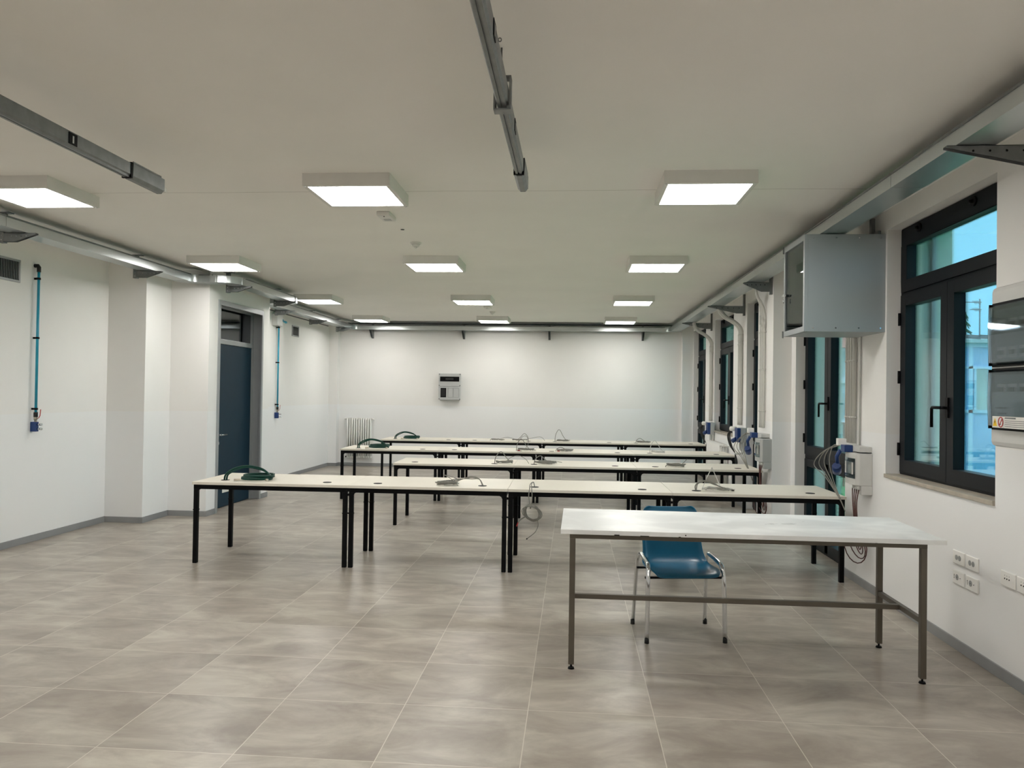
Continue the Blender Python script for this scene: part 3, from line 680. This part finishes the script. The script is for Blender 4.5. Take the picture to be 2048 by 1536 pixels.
for x in LX:
    for y in LY:
        lg = MB().box(x, x+lw, y, y+lw, .028, z0+.001).build('leg', BENCHF, wb, bevel=.003)
        MB().cyl((x+lw/2, y+lw/2, 0), (x+lw/2, y+lw/2, .010), .020, .016, seg=14).cyl((x+lw/2, y+lw/2, .010), (x+lw/2, y+lw/2, .028), .006, seg=8).build('levelling_foot', BLACK, lg)
for x in LX: MB().box(x+.003, x+lw-.003, LY[0]+lw, LY[1], .338, .368).build('side_stretcher', BENCHF, wb, bevel=.002)
MB().box(LX[0]+lw-.003, LX[1]+.003, 4.895, 4.925, .338, .368).build('long_stretcher', BENCHF, wb, bevel=.002)
# ------------------------------------------------------------------ blue chair
ch = thing('plastic_chair', 'petrol blue plastic shell chair with chromed legs behind the workbench', 'chair', (.728, 5.385, 0), math.radians(8))
prof = [(-.235, .428, .195), (-.225, .440, .212), (-.19, .449, .226), (-.10, .443, .232), (0, .436, .232), (.08, .440, .226), (.13, .458, .216), (.165, .50, .208), (.190, .56, .204), (.212, .64, .204), (.232, .72, .202), (.247, .785, .192), (.252, .812, .178), (.253, .826, .150)]
bm = bmesh.new(); NU = 14; grid = []
for i, (y, z, hw) in enumerate(prof):
    row = []
    tz = prof[min(i+1, len(prof)-1)][1]-prof[max(i-1, 0)][1]; ty = prof[min(i+1, len(prof)-1)][0]-prof[max(i-1, 0)][0]; ln = math.hypot(ty, tz); ny, nz = -tz/ln, ty/ln
    for j in range(NU+1):
        u = -1+2*j/NU
        c_ = .030*abs(u)**3 + (.0 if i > 2 else .0)
        if 5 < i < 9: c_ += .018*abs(u)**4
        if i == 0: c_ -= .004
        row.append(bm.verts.new((hw*math.sin(u*PI/2*.92)/math.sin(PI/2*.92), y+ny*c_*1.0, z+nz*c_)))
    grid.append(row)
for i in range(len(prof)-1):
    for j in range(NU):
        f_ = bm.faces.new((grid[i][j], grid[i][j+1], grid[i+1][j+1], grid[i+1][j])); f_.smooth = True
me = bpy.data.meshes.new('seat_shell'); bm.to_mesh(me); bm.free(); me.materials.append(CHAIRB)
so = bpy.data.objects.new('seat_shell', me); COL.objects.link(so); so.parent = ch
sd = so.modifiers.new('solid', 'SOLIDIFY'); sd.thickness = .011; sd.offset = -1
sb = so.modifiers.new('sub', 'SUBSURF'); sb.levels = 2; sb.render_levels = 2
for s_ in (-1, 1):
    X = .254*s_
    P_ = [(X+.006*s_, -.212, .03), (X, -.20, .36), (X-.004*s_, -.185, .45), (X-.008*s_, -.165, .492), (X-.012*s_, -.12, .506), (X-.014*s_, -.02, .517), (X-.016*s_, .07, .523), (X-.014*s_, .115, .512), (X-.010*s_, .145, .475), (X-.006*s_, .165, .40), (X+.004*s_, .215, .03)]
    MB().tube(smooth(P_, 6), .0118, 12, flat=1.3).build('leg_frame', CHROME, ch)
    for (yy, zz) in ((-.212, 0), (.215, 0)): MB().cyl((X+.006*s_, yy, 0), (X+.006*s_, yy, .032), .0155, .0145, seg=14).build('rubber_foot', RUBBER, ch)
for yy, zz in ((-.150, .412), (.095, .425)): MB().box(-.262, .262, yy-.010, yy+.010, zz-.006, zz+.006).build('seat_rail', BLACK, ch)

# ------------------------------------------------------------------ blue air pipes
def air_pipe(x, y, ztop, zv, label, elbow=True, s=1.0):
    r = thing('air_pipe', label, 'pipe', (x, y, 0), 0)
    MB().cyl((.045, 0, zv+.10), (.045, 0, ztop), .0135, seg=14).build('pipe', PIPEB, r)
    for zz in (zv+.17, (zv+ztop)/2+.10, ztop-.09):
        MB().cyl((.045, 0, zz-.010), (.045, 0, zz+.010), .020, seg=12).box(0, .03, -.008, .008, zz-.01, zz+.01).build('pipe_clip', BLACK, r)
    if elbow:
        MB().tube([(.045, 0, ztop-.02), (.045, 0, ztop+.03), (.035, 0, ztop+.045), (0, 0, ztop+.045)], .020, 12).build('elbow_fitting', CABLEB, r)
    v = MB().cyl((.045, 0, zv+.055), (.045, 0, zv+.115), .018, seg=12).cyl((.045, 0, zv+.03), (.045, 0, zv+.06), .013, seg=12).build('valve', BRASS, r)
    MB().cyl((.045, 0, zv+.085), (.045, 0, zv+.135), .021, seg=12).build('collar', CABLEB, v)
    MB().tube([(.045, 0, zv+.07), (.075, .004, zv+.075), (.085, .01, zv+.10), (.088, .014, zv+.165)], .007, 8, flat=.5).build('lever', RED, v)
    m_ = MB().box(.002, .065, -.022, .022, zv-.065, zv+.035).build('manifold', BLUEP, r, bevel=.003)
    for zz in (zv+.008, zv-.038):
        MB().cyl((.065, 0, zz), (.095, 0, zz), .010, seg=10).cyl((.095, 0, zz), (.115, 0, zz), .013, seg=10).build('quick_coupling', CHROME, m_)
    return r
air_pipe(-5.61, 7.66, 2.83, 1.215, 'blue compressed air pipe with red lever valve beside the large vent')
air_pipe(-5.12, 13.02, 2.79, 1.20, 'blue compressed air pipe below the small white box past the door', elbow=False)
jb = thing('junction_box', 'small white junction box on the wall past the blue door', 'junction box', (-5.12, 12.93, 2.72))
MB().box(0, .09, -.11, .13, 0, .20).build('enclosure', PLASTL, jb, bevel=.006)
MB().box(.09, .098, -.105, .125, .005, .195).build('cover', PLASTL, jb, bevel=.004)
cl = thing('pipe_fittings', 'pair of blue pipe elbows on the wall beside the white junction box', 'pipe fitting', (-5.12, 13.22, 2.83))
for yy, zz in ((0, .02), (.16, .0)):
    MB().tube([(.0, yy-.05, zz), (.03, yy-.03, zz), (.04, yy+.0, zz-.004), (.03, yy+.04, zz-.01), (0, yy+.05, zz-.01)], .014, 10).build('elbow', PIPEB, cl)
# wall vents
def vent(x, y0, y1, z0, z1, n, label):
    r = thing('wall_vent', label, 'vent', (x, y0, z0)); w_, h_ = y1-y0, z1-z0; q = .022
    MB().box(0, .012, 0, w_, 0, q).box(0, .012, 0, w_, h_-q, h_).box(0, .012, 0, q, q, h_-q).box(0, .012, w_-q, w_, q, h_-q).build('frame', VENT, r, bevel=.002)
    MB().box(0, .002, q, w_-q, q, h_-q).build('dark_backing', HOLE, r)
    b = MB()
    for i in range(n):
        yy = q+(w_-2*q)*(i+.5)/n; b.poly([(.002, yy, q), (.010, yy-.004, q), (.010, yy-.0005, q), (.002, yy+.0035, q)], (0, 0, h_-2*q))
    b.build('slats', VENT, r)
vent(-5.61, 6.98, 7.44, 2.665, 2.895, 18, 'grey slatted air vent high on the wall at the photo edge')
vent(-5.27, 14.16, 14.52, 2.64, 2.845, 12, 'small grey air vent high on the wall towards the back corner')

# ------------------------------------------------------------------ radiators
def radiator(loc, rz, n, h_, label, pitch=.05):
    r = thing('radiator', label, 'radiator', loc, rz)
    for i in range(n):
        x = pitch*(i+.5); b = MB()
        for yy in (-.056, -.028, 0, .028, .056):
            b.tube([(x, yy, .012), (x, yy, h_-.012)], .0142, 8)
        b.tube([(x, -.06, .02), (x, .06, .02)], .021, 8).tube([(x, -.06, h_-.02), (x, .06, h_-.02)], .021, 8)
        b.build('column', RAD, r)
    v = MB().cyl((-.05, 0, h_-.02), (0, 0, h_-.02), .018).cyl((-.05, 0, h_-.02), (-.05, .09, h_-.02), .012).build('valve', RAD, r)
    MB().cyl((n*pitch, 0, h_-.02), (n*pitch+.03, 0, h_-.02), .018).cyl((n*pitch+.02, 0, h_-.02), (n*pitch+.02, .09, h_-.03), .01).build('vent_plug', RAD, r)
    MB().cyl((-.03, 0, .02), (0, 0, .02), .016).build('drain_plug', BLACK, r)
    for i in (2, n-3): MB().box(pitch*i-.01, pitch*i+.01, .04, .085, h_-.10, h_-.06).build('wall_hook', RAD, r)
radiator((-4.87, 16.50, .185), 0, 11, .86, 'white column radiator on the back wall near the corner')
radiator((2.415, 13.9, .13), -PI/2, 24, .72, 'white column radiator under the far window')

# ------------------------------------------------------------------ meter panel on the back wall
mp_ = thing('meter_panel', 'grey distribution panel on the back wall', 'electrical panel', (-2.88, YB, 1.43))
MB().poly([(.02, 0, .02), (.46, 0, .02), (.46, 0, .60), (.02, 0, .60)], (0, -.10, 0)).build('enclosure', PLAST, mp_, bevel=.02)
MB().box(0, .475, -.12, -.10, .04, .245+.08).box(0, .475, -.12, -.10, .33, .60).build('front_cover', PLAST, mp_, bevel=.004)
w_ = MB().box(.03, .445, -.123, -.12, .43, .535).build('breaker_window', BLACK, mp_)
MB().box(.15, .32, -.126, -.123, .465, .505).build('breaker_row', CABLEB, w_)
w_ = MB().box(.045, .165, -.123, -.12, .09, .29).build('socket_window', BLACK, mp_)
MB().box(.06, .15, -.125, -.123, .11, .27).build('socket_face', HOLE, w_)
b = MB()
for x0, x1 in ((.205, .315), (.32, .44)):
    for a0, a1, c0, c1 in ((x0, x1, .09, .094), (x0, x1, .286, .29), (x0, x0+.004, .094, .286), (x1-.004, x1, .094, .286)): b.box(a0, a1, -.1225, -.12, c0, c1)
b.build('blank_plates', GALVD, mp_)
b = MB()
for x in (.015, .46):
    for z in (.055, .345, .585): b.cyl((x, -.12, z), (x, -.123, z), .009, seg=10)
b.build('cover_screws', BLACK, mp_)

# ------------------------------------------------------------------ big grey wall cabinet
cb = thing('wall_cabinet', 'large grey steel rack cabinet with smoked glass door, high on the window wall', 'cabinet', (1.862, 6.47, 2.155))
CW, CD, CHh = .638, .62, .792                                     # x extent, y extent, height
b = MB(); q = .004
b.box(.03, CW, 0, q, 0, CHh).box(.03, CW, CD-q, CD, 0, CHh).box(.03, CW, q, CD-q, 0, q).box(.03, CW, q, CD-q, CHh-q, CHh).box(CW-q, CW, q, CD-q, q, CHh-q)
b.build('cabinet_body', CAB, cb)
b = MB()
for z in (.03, CHh-.03):
    for x in (.07, .25, .43, .60): b.cyl((x, 0, z), (x, -.004, z), .006, seg=8)
b.build('screws', CHROME, cb)
b = MB().box(.0, .03, 0, .035, 0, CHh).box(0, .03, CD-.035, CD, 0, CHh).box(0, .03, .035, CD-.035, 0, .045).box(0, .03, .035, CD-.035, CHh-.045, CHh)
dr = b.build('door', CAB, cb, bevel=.002)
MB().box(.010, .016, .033, CD-.033, .043, CHh-.043).build('door_glass', SMOKED, dr)
MB().cyl((0.010, CD-.07, .36), (-.02, CD-.07, .36), .012, seg=12).box(-.024, -.018, CD-.11, CD-.03, .352, .366).cyl((-.02, CD-.07, .33), (-.02, CD-.07, .29), .004, seg=8).build('lock', CHROME, dr)
for z in (.02, CHh-.02): MB().cyl((-.004, CD+.004, z-.03), (-.004, CD+.004, z+.03), .007, seg=8).build('hinge', GALVD, dr)
b = MB()
for y in (.06, CD-.08): b.box(.10, .12, y, y+.02, .01, CHh-.01)
b.box(.12, .123, .08, CD-.08, .05, .10)
b.build('rack_rails', GALVD, cb)
cc = MB()
for j in range(7):
    z = .08+.09*j; cc.tube(smooth([(.16, .10, z), (.12, .16+.02*math.sin(j), z+.05), (.14, .26, z-.03), (.16, .30, z+.04), (.18, .12, z+.06)], 5), .005, 6)
cc.build('inner_cables', CABLEW, cb)
MB().box(CW-.02, CW, .10, .20, CHh, CHh+.05).box(CW-.02, CW, .42, .52, CHh, CHh+.05).build('wall_lug', GALVD, cb)

# ------------------------------------------------------------------ grey conduits with S-bends
def conduit(x, y, zb_, zt, xt, yt, label, r_=.0145, group='grey conduits on the window wall', clip=True):
    t_ = thing('conduit', label, 'conduit', (x, y, 0), 0, group)
    if xt is None: pts = [(0, 0, zb_), (0, 0, zt)]
    else:
        dx, dy = xt-x, yt-y; hh = ZB-zt
        pts = smooth([(0, 0, zb_), (0, 0, (zb_+zt)/2), (0, 0, zt-.10), (0, 0, zt), (dx*.12, dy*.12, zt+hh*.22), (dx*.40, dy*.40, zt+hh*.42), (dx*.72, dy*.72, zt+hh*.58), (dx*.94, dy*.94, zt+hh*.80), (dx, dy, ZB-.02), (dx, dy, ZB)], 6)
    MB().tube(pts, r_, 12).build('tube', CONDUIT, t_)
    if xt is not None: MB().cyl((0, 0, zt-.16), (0, 0, zt-.05), r_+.003, seg=12).build('sleeve', CONDUIT, t_)
    if clip:
        for zz in (1.45, 1.95, 2.4):
            if zz < zt: MB().cyl((0, 0, zz-.008), (0, 0, zz+.008), r_+.005, seg=12).box(0, .022, -.006, .006, zz-.006, zz+.006).build('clip', CONDUIT, t_)
nm = ['first', 'second', 'third', 'fourth']
for i, yy in enumerate((7.265, 7.205, 7.145, 7.085)): conduit(2.478, yy, 1.22, ZB, None, None, '%s grey conduit beside the french window below the cabinet, counting from that window' % nm[i], .017)
tag(MB().cyl((2.49, 6.98, 1.20), (2.49, 6.98, 2.93), .008).build('conduit', PLASTL), 'thin pale conduit nearest the clear box, running up behind the cabinet', 'conduit')
for i, yy in enumerate((9.66, 9.57, 9.48)): conduit(2.268, yy, 1.25, 2.66-.03*i, 2.13, 9.36, '%s bent grey conduit on the pilaster, counting from the far side' % nm[i])
for i, yy in enumerate((11.85, 11.73)): conduit(2.474, yy, 1.20, 2.60, 2.16, yy, '%s bent grey conduit, pair before the far window, counting from the back' % nm[i], .024)
for i, yy in enumerate((14.30, 14.19)): conduit(2.474, yy, 1.18, 2.58, 2.16, yy, '%s bent grey conduit, farthest pair, counting from the back' % nm[i], .022)

# ------------------------------------------------------------------ small distribution boxes and sockets on the window wall
def fuse_box(x, y, z, label, mcol, cz):
    """front faces -x; y is the near side"""
    r = thing('distribution_box', label, 'electrical box', (x, y, z))
    W_, H_, D_ = .31, .27, .125
    # body with a rounded front
    sec = [(0, 0), (-D_+.02, 0), (-D_-.002, .03), (-D_-.012, W_/2), (-D_-.002, W_-.03), (-D_+.02, W_), (0, W_)]
    MB().poly([(p[0], p[1], 0) for p in sec], (0, 0, H_)).build('enclosure', mcol, r, bevel=.006)
    w_ = MB()
    sec = [(-D_-.006, .035), (-D_-.016, W_/2), (-D_-.006, W_-.035), (-D_-.009, W_-.035), (-D_-.022, W_/2), (-D_-.009, .035)]
    wn_ = w_.poly([(p[0], p[1], .055) for p in sec], (0, 0, .17)).build('breaker_window', SMOKE, r)
    b = MB()
    for k in range(5): b.box(-D_-.0155, -D_-.012, .06+.04*k, .09+.04*k, .09, .19)
    b.build('breakers', CABLEW, wn_)
    MB().box(-.09, 0, .0, .17, -.075, 0).build('terminal_box', mcol, r, bevel=.004)
    g = MB()
    for k in range(4): g.cyl((-.10, .03+.04*k, 0), (-.10, .03+.04*k, -.035), .013, seg=10)
    g.build('cable_glands', PLASTL, r)
    c = MB()
    for k in range(4):
        c.tube(smooth([(-.10, .03+.05*k, -.03), (-.12+.008*k, .02+.055*k, -.14), (-.10, .06+.025*k, -.30), (-.09, .08+.02*k, cz+.12)], 6), .0045, 7)
    for j in range(4):
        rad = .085+.016*j
        c.tube([(-.07-.012*j+.25*rad*math.cos(q*PI/9+j), .09+rad*1.3*math.cos(q*PI/9), cz+.05-.02*j+rad*1.1*math.sin(q*PI/9)) for q in range(18)], .0045, 7, closed=True)
    c.build('looped_cables', CABLER, r)
    return r
fuse_box(2.5, 6.705, .885, 'grey fuse box with clear window and brown cables beneath the cabinet', PLASTL, -.50)
fuse_box(2.29, 9.16, .865, 'grey fuse box with clear window mounted on the pilaster', PLAST, -.48)
def plug_block(x, y, z, label):
    """blue socket unit with white base and grey looping leads"""
    r = thing('socket_unit', label, 'socket', (x, y, z))
    MB().box(-.10, 0, -.16, .14, .0, .045).build('base', PLASTL, r, bevel=.004)
    MB().box(-.17, -.10, .0, .10, -.01, .05).build('housing', BLUEP, r, bevel=.004)
    MB().box(-.19, -.12, .10, .16, .04, .10).build('white_plug', WHITEP, r, bevel=.004)
    MB().tube([(-.16, .13, .0), (-.185, .15, -.06), (-.17, .17, -.12)], .018, 10).build('blue_plug', BLUEP, r)
    MB().cyl((-.18, .17, -.15), (-.15, .25, -.20), .038, seg=16).cyl((-.18, .17, -.15), (-.187, .15, -.14), .03, seg=16).build('round_plug', BLUEP, r)
    c = MB()
    for j in range(4):
        c.tube(smooth([(-.17, .12, .04), (-.20-.012*j, .20+.05*j, .03-.02*j), (-.22-.02*j, .24+.08*j, -.10-.02*j), (-.20-.01*j, .20+.035*j, -.26), (-.17, .10+.01*j, -.42), (-.15, .03, -.52)], 6), .0042, 7)
    c.build('leads', CABLEG, r)
plug_block(2.5, 6.88, 1.165, 'blue plug sockets with looping grey leads above the box under the cabinet')
plug_block(2.29, 9.42, 1.145, 'blue plug socket with looping grey leads on the pilaster box')
def interlock(x, y, z, label):
    r = thing('interlocked_socket', label, 'socket', (x, y, z))
    MB().box(-.075, 0, 0, .20, 0, .215).build('grey_body', PLAST, r, bevel=.005)
    MB().box(-.125, -.075, .01, .19, .005, .21).build('blue_front', BLUEP, r, bevel=.005)
    MB().cyl((-.12, .09, .05), (-.17, .13, .015), .032, seg=14).build('blue_cap', BLUEP, r)
    MB().cyl((-.10, .23, .19), (-.16, .30, .19), .035, seg=14).build('white_plug', WHITEP, r)
    MB().box(-.06, 0, .03, .20, -.12, 0).build('junction_box', PLAST, r, bevel=.005)
    MB().tube(smooth([(-.03, .02, -.0), (-.03, .02, -.10), (-.05, .03, -.15), (-.11, .05, -.16), (-.15, .06, -.16)], 5), .016, 10).build('bent_conduit', PLASTL, r)
    c = MB()
    for j in range(4):
        c.tube(smooth([(-.13, .26+.01*j, .19), (-.17-.012*j, .30, .10), (-.16-.01*j, .22, -.05), (-.13, .14, -.16), (-.14+.01*j, .06, -.28), (-.13, .02, -.36)], 6), .006, 7)
    c.build('leads', CABLEB, r)
interlock(2.5, 11.46, .955, 'blue and grey interlocked socket before the far window, with a dark lead')
interlock(2.5, 13.95, .945, 'blue and grey interlocked socket farthest along the window wall')

# ------------------------------------------------------------------ large clear-fronted distribution board beside the near window
bd = thing('distribution_board', 'large grey distribution board with smoked clear covers and warning labels', 'electrical panel', (2.5, 3.86, 1.36))
W_, H_, D_ = .69, .885, .17
MB().box(-D_+.02, 0, .03, W_-.03, .02, H_-.02).build('back_box', PLAST, bd, bevel=.01)
fc = MB().box(-D_-.004, -D_+.06, 0, W_, 0, H_).build('front_shell', PLASTL, bd, bevel=.028)
for (z0, z1) in ((.445, .785), (.10, .425)):
    ins = MB().box(-D_-.006, -D_-.004, .035, W_-.046, z0, z1).build('inner_plate', CABLEB, bd)
    MB().box(-D_-.008, -D_-.006, .06, W_-.05, z0+.03, z1-.03).build('mounting_face', BOARDIN, ins)
    rowz = ((z1-.12), (z0+.07)) if z0 > .4 else ((z1-.11),)
    b = MB(); b2 = MB()
    for rz_ in rowz:
        for k in range(6):
            y = W_-.10-.105*k
            b.box(-D_-.016, -D_-.008, y-.07, y, rz_-.03, rz_+.03)
            for j in range(3): b2.box(-D_-.022, -D_-.016, y-.064+.021*j, y-.050+.021*j, rz_-.012, rz_+.012)
    b.build('breakers', BREAK, ins); b2.build('breaker_toggles', CABLEB, ins)
    sec = [(-D_-.008, z0), (-D_-.034, z0+.014), (-D_-.040, (z0+z1)/2), (-D_-.034, z1-.014), (-D_-.008, z1), (-D_-.011, z1-.004), (-D_-.030, z1-.018), (-D_-.036, (z0+z1)/2), (-D_-.030, z0+.018), (-D_-.011, z0+.004)]
    cv = MB().poly([(p[0], .022, p[1]) for p in sec], (0, W_-.066, 0)).build('clear_cover', SMOKE, bd)
    fr_ = MB().box(-D_-.012, -D_-.004, .02, W_-.040, z0-.006, z0+.004).box(-D_-.012, -D_-.004, .02, W_-.040, z1-.004, z1+.006).box(-D_-.030, -D_-.004, W_-.044, W_-.038, z0, z1).build('cover_frame', BLACK, bd)
MB().box(-D_-.0265, -D_-.0255, .10, W_-.07, .115, .30).build('paper_sheet', PAPER, bd)
b = MB()
for (y, z, w_) in ((.53, .215, .11), (.52, .185, .09), (.52, .165, .09)): b.box(-D_-.0275, -D_-.0265, y-w_/2, y+w_/2, z-.004, z+.004)
b.build('printed_lines', GALVD, bd)
xs = -D_-.0415
lbp = MB().box(xs, xs+.001, .585-.055, .585, .108, .170).box(xs, xs+.001, .528-.055, .528, .108, .170).box(xs, xs+.001, .20, .471, .108, .170).build('warning_labels', STICK, bd)
MB().poly([(xs, .579, .116), (xs, .536, .116), (xs, .5575, .160)], (-.001, 0, 0)).build('yellow_triangle', YEL, lbp)
MB().poly([(xs-.001, .560, .150), (xs-.001, .552, .138), (xs-.001, .557, .138), (xs-.001, .553, .122), (xs-.001, .563, .140), (xs-.001, .558, .140)], (-.0006, 0, 0)).build('lightning_bolt', BLACK, lbp)
ring = MB().tube([(xs-.0005, .5005+.022*math.cos(q*PI/12), .139+.026*math.sin(q*PI/12)) for q in range(24)], .0028, 6, closed=True)
ring.cyl((xs-.0005, .486, .157), (xs-.0005, .515, .121), .0022, seg=6); ring.build('prohibition_ring', RED, lbp)
MB().box(xs-.0008, xs, .492, .498, .143, .153).box(xs-.0008, xs, .503, .508, .124, .136).build('pictogram', BLACK, lbp)
b = MB().box(xs-.0006, xs, .36, .462, .158, .166)
for k in range(4): b.box(xs-.0006, xs, .24, .462, .146-.010*k, .149-.010*k)
b.build('text_lines', GALVD, lbp)

# ------------------------------------------------------------------ wall sockets
def plate(y, z, kind, label):
    r = thing('wall_socket', label, 'socket', (2.5, y, z), 0, 'white socket plates low on the wall')
    MB().poly([(0, 0, 0), (0, .148, 0), (0, .148, .088), (0, 0, .088)], (-.011, 0, 0)).build('plate', WHITEP, r, bevel=.005)
    if kind == 2:
        for yy in (.055, .095): MB().cyl((-.011, yy, .044), (-.0125, yy, .044), .017, seg=16).cyl((-.0125, yy, .044), (-.013, yy, .044), .008, seg=10).build('socket_recess', VENT, r)
    elif kind == 1:
        MB().cyl((-.011, .085, .046), (-.0125, .085, .046), .019, seg=16).build('socket_recess', VENT, r)
        b = MB()
        for (yy, zz) in ((.122, .056), (.122, .046), (.122, .036), (.045, .046), (.085, .046)): b.cyl((-.011, yy, zz), (-.0132, yy, zz), .003, seg=8)
        b.build('pin_holes', BLACK, r)
    else:
        b = MB()
        for yy in (.055, .078, .101): b.cyl((-.011, yy, .046), (-.0125, yy, .046), .0045, seg=8)
        b.build('pin_holes', BLACK, r)
        b = MB()
        for yy in (.055, .078, .101): b.cyl((-.011, yy, .064), (-.0118, yy, .064), .003, seg=8)
        b.build('small_marks', VENT, r)
plate(5.160, .552, 2, 'white wall socket, upper far one of the block of four')
plate(4.990, .552, 2, 'white wall socket, upper near one of the block of four')
plate(5.160, .424, 1, 'white wall socket, lower far one of the block of four')
plate(4.990, .424, 1, 'white wall socket, lower near one of the block of four')
plate(4.590, .547, 3, 'white three hole socket plate, the whole one beside the block of four')
plate(4.425, .547, 3, 'white three hole socket plate cut by the edge of the photo')

# ------------------------------------------------------------------ outside
struct(MB().box(3.0, 60, -10, 90, -1.55, -1.50).build('lawn_ground', LAWNM))
BLUEC = mat('blue_cladding', (.24, .50, .80), .6, noise=.12, nscale=.6)
BLUEL = mat('pale_blue_trim', (.42, .66, .88), .6)
WINB = mat('far_window_glass', (.34, .46, .46), .3, noise=.25, nscale=1.2)
ROOFM = mat('standing_seam_roof', (.42, .55, .60), .5, noise=.05)
bb = thing('blue_building', 'blue clad building with a strip of tall windows, seen through the near window', 'building', (11.55, 24, -.3))
MB().box(0, 16, 0, 9, -1.2, 3.5).build('wall', BLUEC, bb)
MB().box(-.1, 16.1, -.06, 0, 3.5, 3.62).box(0.1, .22, -.05, 0, -1.2, 3.5).box(0, 16, -.05, 0, 2.86, 2.93).box(0, 16, -.05, 0, 1.55, 1.64).build('trim', BLUEL, bb)
MB().box(.25, 16, -.03, 0, 1.64, 2.86).build('window_strip', WINB, bb)
b = MB()
for k in range(40): b.box(.25+.40*k, .31+.40*k, -.07, -.03, 1.64, 2.86)
b.build('mullions', BLUEL, bb)
rf = MB().poly([(-.2, -.2, 3.62), (-.2, 9.2, 3.62), (-.2, 9.2, 3.72), (-.2, 4.0, 4.15), (-.2, -.2, 3.72)], (16.4, 0, 0)).build('roof', ROOFM, bb)
b = MB()
for k in range(40): b.poly([(-.1+.42*k, -.2, 3.72), (-.06+.42*k, -.2, 3.72), (-.06+.42*k, 4.0, 4.15), (-.1+.42*k, 4.0, 4.15)], (0, 0, .05))
b.build('roof_seams', GALVD, rf)
an = thing('roof_antenna', 'thin television antenna on the roof of the blue building', 'antenna', (12.12, 24.3, 3.45))
MB().cyl((0, 0, 0), (0, 0, 1.22), .018, seg=6).build('mast', GALVD, an)
b = MB().cyl((-.42, 0, 1.12), (.05, 0, 1.12), .012, seg=6).cyl((-.28, 0, .90), (.05, 0, .90), .012, seg=6)
for k in range(4): b.cyl((-.02-.05*k, -.1, 1.06+.0*k), (-.02-.05*k, .1, 1.18), .008, seg=6).cyl((-.02-.05*k, -.1, .84), (-.02-.05*k, .1, .96), .008, seg=6)
b.build('elements', GALVD, an)
tr = thing('conifer_tree', 'pointed conifer rising behind the blue building', 'tree', (17.12, 35.5, -.3))
MB().cyl((0, 0, -1.2), (0, 0, 5.8), .12, .03, seg=8).build('trunk', mat('bark', (.10, .07, .05), .9, noise=.2), tr)
b = MB(); rnd = random.Random(3)
for k in range(13):
    z = 1.6+k*.33; rad = 1.0*(1-(k/13.5))
    for j in range(9):
        a_ = rnd.uniform(0, 6.28); b.cyl((0, 0, z+.15), (rad*math.cos(a_), rad*math.sin(a_), z-.12+rnd.uniform(-.05, .1)), .10*(1-k/18), .015, seg=5)
b.build('foliage', mat('conifer_needles', (.05, .16, .10), .9, noise=.4, nscale=4), tr)
rb = thing('far_house', 'white house with red tiled roof, glimpsed through the french window', 'house', (12.2, 40, -.3))
MB().box(0, 4.6, 0, 8, -1.2, 4.45).build('wall', mat('white_render', (.66, .72, .76), .9, noise=.05), rb)
MB().poly([(-.3, -.5, 4.45), (-.3, 8.5, 4.45), (-.3, 4, 6.0)], (5.2, 0, 0)).build('roof', mat('red_roof_tiles', (.40, .13, .09), .8, noise=.3, nscale=6), rb)
for z in (.5, 2.6):
    for x in (.6, 2.6):
        wq = MB().box(x, x+1.0, -.03, 0, z+.4, z+1.7).build('window', WINB, rb)
        MB().box(x-.1, x+1.1, -.4, -.03, z+.1, z+.22).build('balcony_slab', RAD, wq)
rb2 = thing('terrace_railing', 'brown garden railing in front of the far house', 'railing', (9.3, 28.5, -.3))
b = MB().box(0, 2.1, 0, .06, 1.0, 1.08)
for k in range(7): b.box(.3*k, .3*k+.06, 0, .06, -1.2, 1.0)
b.build('bars', mat('brown_wood', (.20, .09, .05), .7, noise=.2), rb2)
